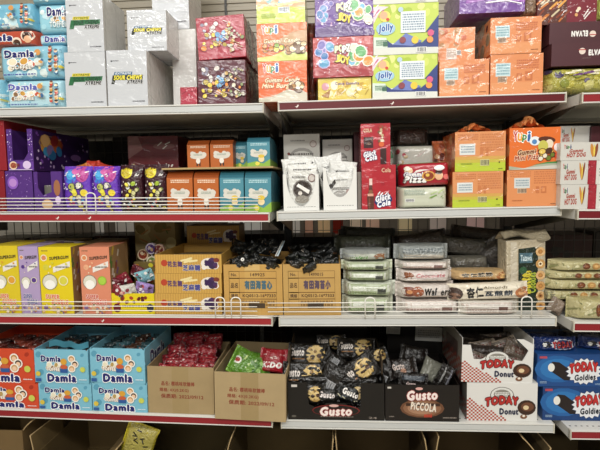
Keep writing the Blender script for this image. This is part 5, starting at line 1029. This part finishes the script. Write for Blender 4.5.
pack('candy_bag', 'red candy bag with white lettering in the right brown carton', 'candy bag', x, .07, z-.045, .1, .085, .03, '#a01c28', lambda F: F.rect(.05, .05, .95, .95, '#a01c28').text('KIDO', .5, .28, .7, .22, '#f0ebe4', 0, .2, .06).worms(.15, .5, .85, .75, ['#e9d9d0'], 8, .1, .03, 2, 0), rot=(-.5, .05, -.08), seed=5, wr=.003)
for i, (dx, dy, dz, c) in enumerate(((-.05, .13, -.02, '#54802c'), (0, .17, -.01, '#466e28'), (.06, .16, -.03, '#7a1820'))):
    pack('candy_bag', ['green bag of sweets further back in the right brown carton', 'dark green bag of sweets deepest in the right brown carton', 'dark red bag at the back right of the right brown carton'][i], 'candy bag', bc2.x+dx, bc2.y+dy, bc2.top-.07+dz, .11, .085, .035, c, art_gb if i < 2 else art_rc(3), rot=(-.5, .1*i, 0), seed=8+i, wr=.004)
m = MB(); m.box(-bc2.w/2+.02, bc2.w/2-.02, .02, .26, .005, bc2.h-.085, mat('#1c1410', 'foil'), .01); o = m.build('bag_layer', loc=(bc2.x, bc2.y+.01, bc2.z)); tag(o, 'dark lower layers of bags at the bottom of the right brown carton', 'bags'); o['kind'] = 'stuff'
# ================================================================== fourth shelf, middle bay
BKC = '#15120f'
def gusto(F, cu, cv, wd, ht, rot=0, st=1):
    F.text('Gusto', cu, cv, wd, ht, '#f2e4de', rot, .12, .05, '#8a1f1c', .11)
def art_gd(F):
    F.ell(.5, .2, .26, .18, '#15120f').ell(.5, .24, .25, .15, '#7a1c1a').ell(.5, .235, .24, .135, '#15120f'); gusto(F, .5, .22, .32, .2, .02); F.ell(.48, .36, .05, .035, '#d9b0a8').lines(.34, .07, .68, .1, 1, '#8a8078', 3).text('24', .88, .07, .08, .05, '#8a8078').rect(.04, .82, .1, .88, '#cfcac4').ell(.06, .09, .025, .03, '#5a564f')
gd = open_display('cookie_display', 'black display carton with a stepped front, heaped with black and gold cookie packs', 'carton', (288, 380, 384.5, 420.5), .0, .28, ('M', 'D'), BKC,
    [(0, 0), (1, 0), (1, .92), (.76, .92), (.755, .34), (.65, .28), (.6, .42), (.4, .42), (.34, .26), (.22, .38), (.2, .93), (0, .93)], art_gd, inner='#2a241c')
m = MB(); m.box(-gd.w/2, -gd.w/2+.003, .05, .28, gd.h-.002, gd.h+.07, mat('#5a4a34', 'matte')); m.build('side_flap', gd.o)
m = MB(); m.box(gd.w/2-.003, gd.w/2, .05, .28, gd.h-.002, gd.h+.05, mat('#4a3c2c', 'matte')); m.build('side_flap', gd.o)
def art_gp(F):
    F.rect(.04, .06, .96, .94, '#1b1815'); F.ell(.68, .52, .25, None, '#b59352').ell(.68, .52, .23, None, '#d9bc7c').ell(.6, .42, .06, None, '#3a2416').ell(.76, .48, .06, None, '#4a2f1c').ell(.66, .66, .04, None, '#8a6a3a'); F.text('Gusto', .22, .62, .34, .3, '#e9e0d8', .05, .12, .04).lines(.08, .3, .4, .38, 1, '#a8784a', 3)
def art_gp2(F): F.rect(.04, .06, .96, .94, '#191614').poly([(.1, .2), (.5, .8), (.7, .7), (.4, .1)], '#2a2c30').rect(.3, .25, .55, .7, '#a9aaac') and F.lines(.33, .3, .52, .66, 4, '#6a6a6c', 3)
def gp(a, b, Y, L, H, rot, lab, art=art_gp, seed=0, base='#1b1916', name='cookie_pack'):
    x, z = at(a, b, Y)
    return pack(name, lab, 'cookie pack', x, Y, z-H/2, L, H, .035, base, art, rot=rot, group='black and gold cookie packs', seed=seed, wr=.004, fin=.012)
gp(304, 377, .045, .155, .095, (-.3, .05, .1), 'black cookie pack with a big golden cookie, front left of the display', seed=1)
gp(308, 356, .1, .15, .09, (-.4, .02, 0), 'black cookie pack with a golden cookie and grey script, upper left of the display', seed=2)
gp(309, 395, .012, .11, .07, (-.2, .05, 0), 'black cookie pack with a half hidden cookie, low left in the display cut-out', seed=3)
gp(341, 377, .04, .12, .085, (-.4, -1.1, .2), 'black cookie pack standing on end with a silver label, centre of the display', art_gp2, seed=4)
gp(366, 371, .045, .14, .095, (-.3, -.6, 0), 'black cookie pack tilted steeply with a golden cookie, right side of the display', seed=5)
gp(357, 349, .13, .14, .08, (-.4, .05, .1), 'black cookie pack with a cookie at the back of the display', seed=6)
gp(331, 343, .19, .11, .06, (-.3, 0, 0), 'dim black cookie pack at the very back left of the display', seed=7)
gp(348, 395, .01, .09, .055, (-.3, .3, 0), 'black cookie pack with white script low in the cut-out', lambda F: (F.rect(.04, .06, .96, .94, '#15181a'), F.text('Gusto', .5, .6, .6, .36, '#efeae4', -.1, .1, .05), F.worms(.1, .1, .9, .3, ['#c9c4a8', '#3f4a54'], 6, .12, .04, 3)), seed=8)
gp(362, 393, .018, .08, .06, (-.3, -.5, 0), 'black and cream cookie pack at the right of the cut-out', lambda F: (F.rect(.04, .06, .96, .94, '#191b1c'), F.ell(.5, .5, .28, None, '#c4ad7c'), F.ell(.56, .45, .1, None, '#3a2a1c')), seed=9)
gp(326, 397, .014, .09, .05, (-.3, .1, 0), 'black cookie pack with pale script at the bottom of the cut-out', lambda F: F.text('Gusto', .5, .6, .6, .36, '#e9e0dc', 0, .1, .05), seed=10)
gp(378, 357, .12, .09, .06, (-.4, -.3, 0), 'dim black cookie pack at the back right of the display', seed=11)
gp(333, 362, .09, .1, .06, (-.5, .6, 0), 'plain black cookie pack turned over in the middle of the heap', art_gp2, seed=12)
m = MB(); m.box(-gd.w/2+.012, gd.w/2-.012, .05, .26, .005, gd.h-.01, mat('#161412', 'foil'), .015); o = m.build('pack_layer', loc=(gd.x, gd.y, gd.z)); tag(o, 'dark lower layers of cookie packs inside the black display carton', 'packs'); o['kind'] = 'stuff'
# second gusto tray
def art_gt(F):
    F.ell(.5, .36, .3, .26, '#6a4630').ell(.5, .36, .26, .22, '#8a6248').ell(.5, .36, .2, .17, '#a88064').rect(.28, .42, .74, .5, '#3a2418').text('PiCCOLA', .52, .4, .34, .2, '#e9dccc', -.1, 0, .05, '#4a2416', .1); gusto(F, .5, .72, .4, .24, .04); F.ell(.46, .9, .05, .04, '#d9a8a0').text('mini', .58, .17, .1, .1, '#c9402f', 0, 0, .03).lines(.78, .08, .96, .14, 1, '#8a8078', 3).lines(.05, .1, .12, .15, 1, '#8a8078', 4).rect(.03, .9, .08, .95, '#c9c4bc')
gt = tray('cookie_tray', 'black cookie tray with a glowing brown picture, beside the white donut boxes', 'tray', (385.5, 385, 459.5, 421), .0, .28, ('M', 'D'), '#17120f', art_gt)
def art_dk(F): F.rect(.04, .06, .96, .94, '#1f1815').text('Gusto', .35, .62, .4, .3, '#d9c9c0', .12, .1, .04).poly([(.3, .2), (.8, .5), (.9, .3), (.5, .1)], '#5a2f1e').ell(.5, .36, .1, .14, '#a8806a')
def gq(a, b, Y, L, H, rot, lab, art, seed, base='#1c1816'):
    x, z = at(a, b, Y); pack('cookie_pack', lab, 'cookie pack', x, Y, z-H/2, L, H, .03, base, art, rot=rot, group='dark packs in the black cookie tray', seed=seed, wr=.004)
gq(405, 369, .06, .1, .07, (-.4, -.15, 0), 'dark brown cookie pack with pale script lying across the black tray', art_dk, 1)
gq(414, 381, .02, .1, .045, (-.2, .05, 0), 'dark blue grey cookie pack at the front of the black tray', lambda F: (F.rect(.1, .5, .9, .85, '#4a5058'), F.text('Gusto', .4, .22, .3, .3, '#e0c9c4', 0, .1, .04)), 2)
gq(432, 372, .07, .09, .08, (-.3, .5, .2), 'silver grey pack leaning right in the black tray', None, 3, '#75756a')
gq(392, 372, .08, .09, .06, (-.3, -1.2, 0), 'black pack standing on its end at the left of the black tray', art_gp2, 4)
gq(414, 354, .14, .1, .06, (-.5, .2, 0), 'dim crumpled black pack highest at the back of the black tray', None, 5)
gq(446, 374, .05, .08, .03, (-.2, -1.1, 0), 'dark pack edge standing at the right of the black tray', lambda F: F.rect(.1, .3, .9, .5, '#8a8a88'), 6)
gq(452, 377, .04, .08, .03, (-.2, -1.15, 0), 'last dark pack edge against the right wall of the black tray', lambda F: F.rect(.1, .3, .9, .5, '#6a6a72'), 7)
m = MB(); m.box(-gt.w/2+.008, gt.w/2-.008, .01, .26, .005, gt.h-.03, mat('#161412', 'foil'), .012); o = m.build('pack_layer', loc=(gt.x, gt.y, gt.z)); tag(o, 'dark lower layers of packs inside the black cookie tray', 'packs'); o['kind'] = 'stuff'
# donut boxes
def art_don(F, vshift=0, sc=1.0):
    y = lambda v: v*sc
    F.check((0, 0, .62, y(.6)), 22, 13, '#a8402c', lambda u, v: v < y(.62)-u*1.0*sc)
    F.ell(.5, y(.68), .17, y(.22), '#5a5650').ell(.5, y(.68), .16, y(.205), '#dcdcd8').ell(.5, y(.7), .12, y(.13), '#8d8a82').lines(.4, y(.64), .6, y(.76), 3, '#efefec', 3)
    F.text('TODAY', .5, y(.5), .46, y(.2), '#b32f2c', .05, .1, .06, '#3a1414', .13, arch=.25).text('Donut', .6, y(.25), .26, y(.15), '#1f2340', 0, 0, .05)
    F.ell(.85, y(.36), .13, y(.2), '#3a241a').ell(.86, y(.38), .09, y(.12), '#6b4430').ell(.84, y(.36), .04, y(.06), '#e0c9a0').ell(.81, y(.12), .05, y(.06), '#7a5238').ell(.81, y(.14), .02, y(.03), '#f0e6d8')
def lsd(F, L): L.rect(0, 0, 1, 1, '#77736c').poly([(.2, .3), (.8, .4), (.8, .8), (.2, .7)], '#4a3a36').check((.0, 0, 1, .5), 12, 6, '#7a3a30', lambda u, v: True)
dn2 = open_display('donut_box', 'white donut box with red checks, lower one standing on the shelf', 'box', (467, 383, 537.5, 419.5), .012, .26, ('M', 'D'), '#dddcd8', [(0, 0), (1, 0), (1, 1), (0, 1)], lambda F: art_don(F), 'card', 'white donut boxes', lsd)
m = MB(); m.box(-dn2.w/2+.003, dn2.w/2-.003, .003, .257, dn2.h-.003, dn2.h-.0005, mat('#d6d5d0')); m.build('lid', dn2.o)
dn1 = open_display('donut_box', 'white donut box cut open in front, filled with brown donut packs', 'box', (461.5, 338.5, 533, 382.5), .014, .26, dn2, '#dddcd8',
    [(0, 0), (1, 0), (1, .88), (.86, .99), (.76, .99), (.93, .74), (.85, .5), (.7, .52), (.66, .58), (.34, .58), (.28, .52), (.17, .52), (.12, .84), (0, .84)], lambda F: art_don(F, 0, .8), 'card', 'white donut boxes', lsd, inner='#3a3430')
dn1.o.rotation_euler.y += .02
def art_dp(F): F.rect(.04, .1, .96, .9, '#5f554c').text('TODAY', .5, .5, .6, .4, '#5a2a24', .1, .1, .04, '#8a7c70', .06)
for i, (a, b, Y, ry, c, lab) in enumerate(((480, 361, .03, .4, '#8a7c6e', 'left'), (487, 349, .07, -.2, '#8f8272', 'upper left'), (500, 349, .1, .15, '#7c6f62', 'back centre'), (509, 347, .06, -.35, '#a09280', 'upper right'), (518, 352, .035, .5, '#6a5c50', 'right'), (519, 363, .025, -.1, '#7a6c5e', 'lower right'), (478, 347, .12, .1, '#57504a', 'back left'), (497, 341, .16, -.1, '#4f4842', 'rearmost centre'), (521, 341, .17, .1, '#453f3a', 'rearmost right'))):
    x, z = at(a, b, Y); pack('donut_pack', 'brown donut pack at the %s of the opened donut box' % lab, 'donut pack', x, Y, z-.022, .09, .055, .03, c, art_dp, rot=(-.55, ry, 0), group='donut packs in the opened box', seed=i, wr=.005)
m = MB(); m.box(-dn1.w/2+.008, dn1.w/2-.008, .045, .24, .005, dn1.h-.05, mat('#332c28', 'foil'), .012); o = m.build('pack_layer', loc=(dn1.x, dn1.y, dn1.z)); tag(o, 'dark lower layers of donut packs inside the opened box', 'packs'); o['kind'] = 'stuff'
# dark cartons behind, hanging papers
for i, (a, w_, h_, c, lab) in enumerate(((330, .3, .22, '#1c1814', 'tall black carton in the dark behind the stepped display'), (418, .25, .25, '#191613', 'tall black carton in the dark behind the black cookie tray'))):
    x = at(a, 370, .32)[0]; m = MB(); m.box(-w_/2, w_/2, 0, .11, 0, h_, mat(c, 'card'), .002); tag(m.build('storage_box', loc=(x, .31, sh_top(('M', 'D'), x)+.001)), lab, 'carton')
for (x0, y0, x1, y1, lab) in ((386, 327, 400, 334, 'small white paper slip at the back, left of the two'), (415, 327, 442, 341, 'larger white paper slip at the back, right of the two')):
    x, z, w_, h_ = fr(x0, y0, x1, y1, .3); m = MB(); m.box(-w_/2, w_/2, 0, .0008, 0, h_, mat('#b9b9b2', 'card')); front(m, w_, h_).lines(.1, .2, .9, .8, 4, '#8a8a84', 3)
    tag(m.build('paper_slip', loc=(x, .3, z), rot=(0, .04, 0)), lab+', above the cookie tray', 'paper')
# ================================================================== fourth shelf, right bay
def art_gold(F):
    F.ell(.3, .55, .34, .42, '#2560a0').ell(.3, .55, .26, .32, '#2f74b4')
    F.poly([(.15, .6), (.22, .78), (.32, .76), (.5, .5), (.5, .2), (.4, .2), (.2, .48)], '#241c1c').ell(.205, .6, .05, .13, '#e6e6de').burst(.68, .48, .27, .43, '#33406a', 18, .16).burst(.68, .48, .26, .41, '#e4e6ea', 18, .16)
    F.text('TODAY', .68, .58, .4, .25, '#c02f30', .08, .12, .06, '#5a1418', .13, arch=.2).text('Goldies', .7, .3, .3, .17, '#1c1f2c', .06, .1, .04).rect(.03, .88, .14, .95, '#b04a5a').lines(.04, .1, .14, .18, 2, '#9ab4d0', 3).lines(.85, .06, .98, .12, 2, '#9ab4d0', 4)
YD = BAYY['R']+.055
go2 = carton('cake_box', 'deep blue cake box with a white splash, lower of the pair on the right shelf', 'box', (543, 387, 612, 416), YD, .26, ('R', 'D'), '#1c3f74', art_gold, 'card', 'blue cake boxes')
go1 = carton('cake_box', 'deep blue cake box with a white splash, upper of the pair on the right shelf', 'box', (537.5, 354.5, 606, 386.5), YD, .26, go2, '#1f4a86', art_gold, 'card', 'blue cake boxes')
def art_tb(F): F.rect(.04, .06, .96, .94, '#1b2f66').ell(.25, .5, .1, .24, '#15141c').ell(.2, .5, .05, .14, '#e6e6e0').burst(.62, .5, .3, .42, '#d9dce4', 14, .15).text('TODAY', .62, .5, .46, .4, '#b02c34', .05, .12, .06, '#4a1418', .12)
ppack('cake_pack', 'blue cake pack with a red name lying on the upper blue box', 'cake pack', (537, 338, 580, 355), YD+.02, .05, go1, '#1b2f66', art_tb, q=2.8, group='blue cake packs on the boxes', seed=1, wr=.004, rx=-.15)
ppack('cake_pack', 'blue cake pack lying at the right picture edge on the upper blue box', 'cake pack', (581, 338, 625, 355), YD+.03, .05, go1, '#1b2a5c', art_tb, q=2.8, group='blue cake packs on the boxes', seed=2, wr=.004, ry=.05)
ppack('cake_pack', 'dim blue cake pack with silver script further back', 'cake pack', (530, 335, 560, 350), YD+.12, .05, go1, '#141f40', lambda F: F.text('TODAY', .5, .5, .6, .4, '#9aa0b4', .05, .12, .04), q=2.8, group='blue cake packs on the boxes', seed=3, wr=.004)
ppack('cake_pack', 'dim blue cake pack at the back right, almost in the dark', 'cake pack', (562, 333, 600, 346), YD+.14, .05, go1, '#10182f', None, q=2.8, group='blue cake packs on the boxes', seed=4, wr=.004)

# ================================================================== base deck: open brown cartons
def big_carton(x0, x1, ytop, Y, d, lab, fl=(), col='#7a6440', rz=0):
    a, z1 = at(x0, ytop, Y); b, _ = at(x1, ytop, Y); w = b-a; xc = (a+b)/2; h = z1-.151; t = .004
    root = empty('open_carton', (xc, Y, .151), (0, 0, rz)); tag(root, lab, 'carton', 'open brown cartons on the base deck'); B = mat(col, 'matte'); m = MB()
    m.box(-w/2, -w/2+t, 0, d, 0, h, B); m.box(w/2-t, w/2, 0, d, 0, h, B); m.box(-w/2+t, w/2-t, 0, t, 0, h, B); m.box(-w/2+t, w/2-t, d-t, d, 0, h, B); m.box(-w/2+t, w/2-t, t, d-t, 0, t, B); m.build('carton_body', root)
    for k, L, tilt in fl:
        f = MB(); n = 10
        s = {'l': -1, 'r': 1}.get(k)
        if s:
            def g(u, v, o=0): return (s*(w/2-t/2)+s*o+s*L*v*math.sin(tilt)*(1+.25*v), .006+(d*.5)*u, h-.002+L*v*math.cos(tilt)*(1-.12*v)-.006*u*v)
        else:
            def g(u, v, o=0): return (-w/2+.008+(w-.016)*u, t/2-L*v*math.sin(tilt)+o, h-.002+L*v*math.cos(tilt)+.002*math.sin(u*9)*v)
        f.grid(lambda u, v: g(u, v, 0), n, 5, mat(col, 'matte')); f.grid(lambda u, v: g(1-u, v, .003), n, 5, mat(col, 'matte'))
        e = [g(i/20, 1, .0015) for i in range(21)]; f.tube(e, .0022, mat('#b39a70', 'matte'), 5); e = [g(0, i/6, .0015) for i in range(7)]; f.tube(e, .0022, mat('#b39a70', 'matte'), 5); f.build('flap', root)
    return xc, w, h
big_carton(-50, 22, 429, .02, .36, 'brown open carton at the lower left picture corner', (('r', .05, .6),), '#6e5836')
big_carton(33, 104, 456, .0, .36, 'brown open carton with a curled tall left flap, under the blue toffee trays', (('l', .085, .1), ('r', .03, .9)), '#6b5836')
big_carton(112, 222, 456, .0, .36, 'wide brown open carton under the printed brown cartons', (('l', .03, -.4),), '#584a2c')
big_carton(226, 332, 456, .0, .36, 'brown open carton with a torn pale flap edge under the right brown carton', (('l', .08, -.2), ('r', .075, .05)), '#6a5836')
big_carton(337, 428, 456, .0, .36, 'brown open carton in shade under the black cookie displays', (('l', .075, .05), ('r', .075, -.1)), '#5c4a2c')
big_carton(436, 540, 456, .0, .36, 'brown open carton under the donut boxes', (('l', .075, -.1), ('r', .09, -.5)), '#5f4c2e')
big_carton(548, 640, 456, -.0, .36, 'brown open carton at the lower right under the right bay', (('l', .03, -.3),), '#54452a')
x, z = at(131, 436, .03)
ppack('snack_bag', 'yellow snack bag with black scribbles standing in the carton under the blue trays', 'bag', (115, 424, 147, 462), .05, .03, None, '#c2b23a', lambda F: F.rect(.1, .05, .95, .95, '#b9ad5a').poly([(0, 0), (.2, 0), (.3, 1), (0, 1)], '#d9cb2a').worms(.3, .2, .85, .85, ['#2a2a20', '#3a3424'], 9, .14, .04, 3), vertical=True, ry=.35, seed=4)
# ================================================================== far side of the gondola, glimpsed through the wire mesh
ORD = {'A': 'top', 'B': 'second', 'C': 'third', 'D': 'fourth', 'E': 'lowest'}
def far():
    zs = {'A': SHZ[('M', 'A')][1]+.0, 'B': SHZ[('M', 'B')][1]+.0, 'C': SHZ[('M', 'C')][1], 'D': SHZ[('M', 'D')][1], 'E': .12}
    for n, z in zs.items():
        m = MB(); m.box(-1.5, 1.6, BACK+.045, BACK+.44, z-.0, z+.02, GREYM, .002)
        o = m.build('far_shelf'); tag(o, 'steel shelf beyond the wire mesh, level with the %s near shelf' % ORD[n], 'shelf', 'far side shelves')
    rnd = random.Random(7)
    rows = {'B': (zs['B']+.021, .325, ['#26201c', '#1e2024', '#2c1a18', '#24221e']), 'C': (zs['C']+.021, .235, ['#3c342a', '#2b1a18', '#38342e', '#3e201c', '#2e2622']),  # near-black colours put the shade behind the mesh into the boxes
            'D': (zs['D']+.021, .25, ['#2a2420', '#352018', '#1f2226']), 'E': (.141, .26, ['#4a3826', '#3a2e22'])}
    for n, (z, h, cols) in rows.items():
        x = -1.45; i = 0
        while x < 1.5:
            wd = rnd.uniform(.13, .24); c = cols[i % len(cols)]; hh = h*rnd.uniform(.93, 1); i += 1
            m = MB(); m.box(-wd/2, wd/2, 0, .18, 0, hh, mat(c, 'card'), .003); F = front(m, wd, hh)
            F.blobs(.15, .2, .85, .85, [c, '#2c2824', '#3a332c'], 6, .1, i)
            o = m.build('far_box', loc=(x+wd/2, BACK+.06, z)); tag(o, 'stock box coloured dark as shade on the far side of the wire mesh, level with the %s shelf' % ORD[n], 'box', 'far side stock level with shelf '+{'B': 'two', 'C': 'three', 'D': 'four', 'E': 'five'}[n])
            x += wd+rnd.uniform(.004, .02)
far()
def translucent(col):
    m = bpy.data.materials.new('thin_film_'+col.lstrip('#')); m.use_nodes = True; nt = m.node_tree; nt.nodes.clear(); L = nt.links.new
    o = nt.nodes.new('ShaderNodeOutputMaterial'); a = nt.nodes.new('ShaderNodeBsdfTranslucent'); d = nt.nodes.new('ShaderNodeBsdfDiffuse'); x = nt.nodes.new('ShaderNodeMixShader'); x.inputs[0].default_value = .3
    a.inputs[0].default_value = d.inputs[0].default_value = (*lin(col), 1); L(a.outputs[0], x.inputs[1]); L(d.outputs[0], x.inputs[2]); L(x.outputs[0], o.inputs[0]); return m
for i, (x0, x1, c) in enumerate(((228, 240, '#f2f0ea'), (243, 262, '#efeee8'), (283, 300, '#e9e2da'), (305, 313, '#d9a890'), (318, 330, '#f2cfa0'), (333, 343, '#7a2a20'), (350, 362, '#f0d9c0'), (366, 380, '#f2c9b0'), (398, 412, '#f0dcb0'), (430, 446, '#d9c9c0'), (466, 484, '#e9c4c0'), (95, 104, '#e9e6e0'), (115, 134, '#d9d4cc'))):
    Y = BACK+.455; a = at(x0, 222, Y)[0]; b, z = at(x1, 230, Y); m = MB(); w_ = b-a
    m.grid(lambda u, v: ((u-.5)*w_, .01*math.sin(math.pi*u), .11*v), 6, 6, translucent(c))
    tag(m.build('hanging_bag', loc=(a+w_/2, Y, z-.02)), 'pale translucent bag hanging on the far side, glimpsed through the mesh under the second shelf', 'bag', 'bags hanging on the far side')
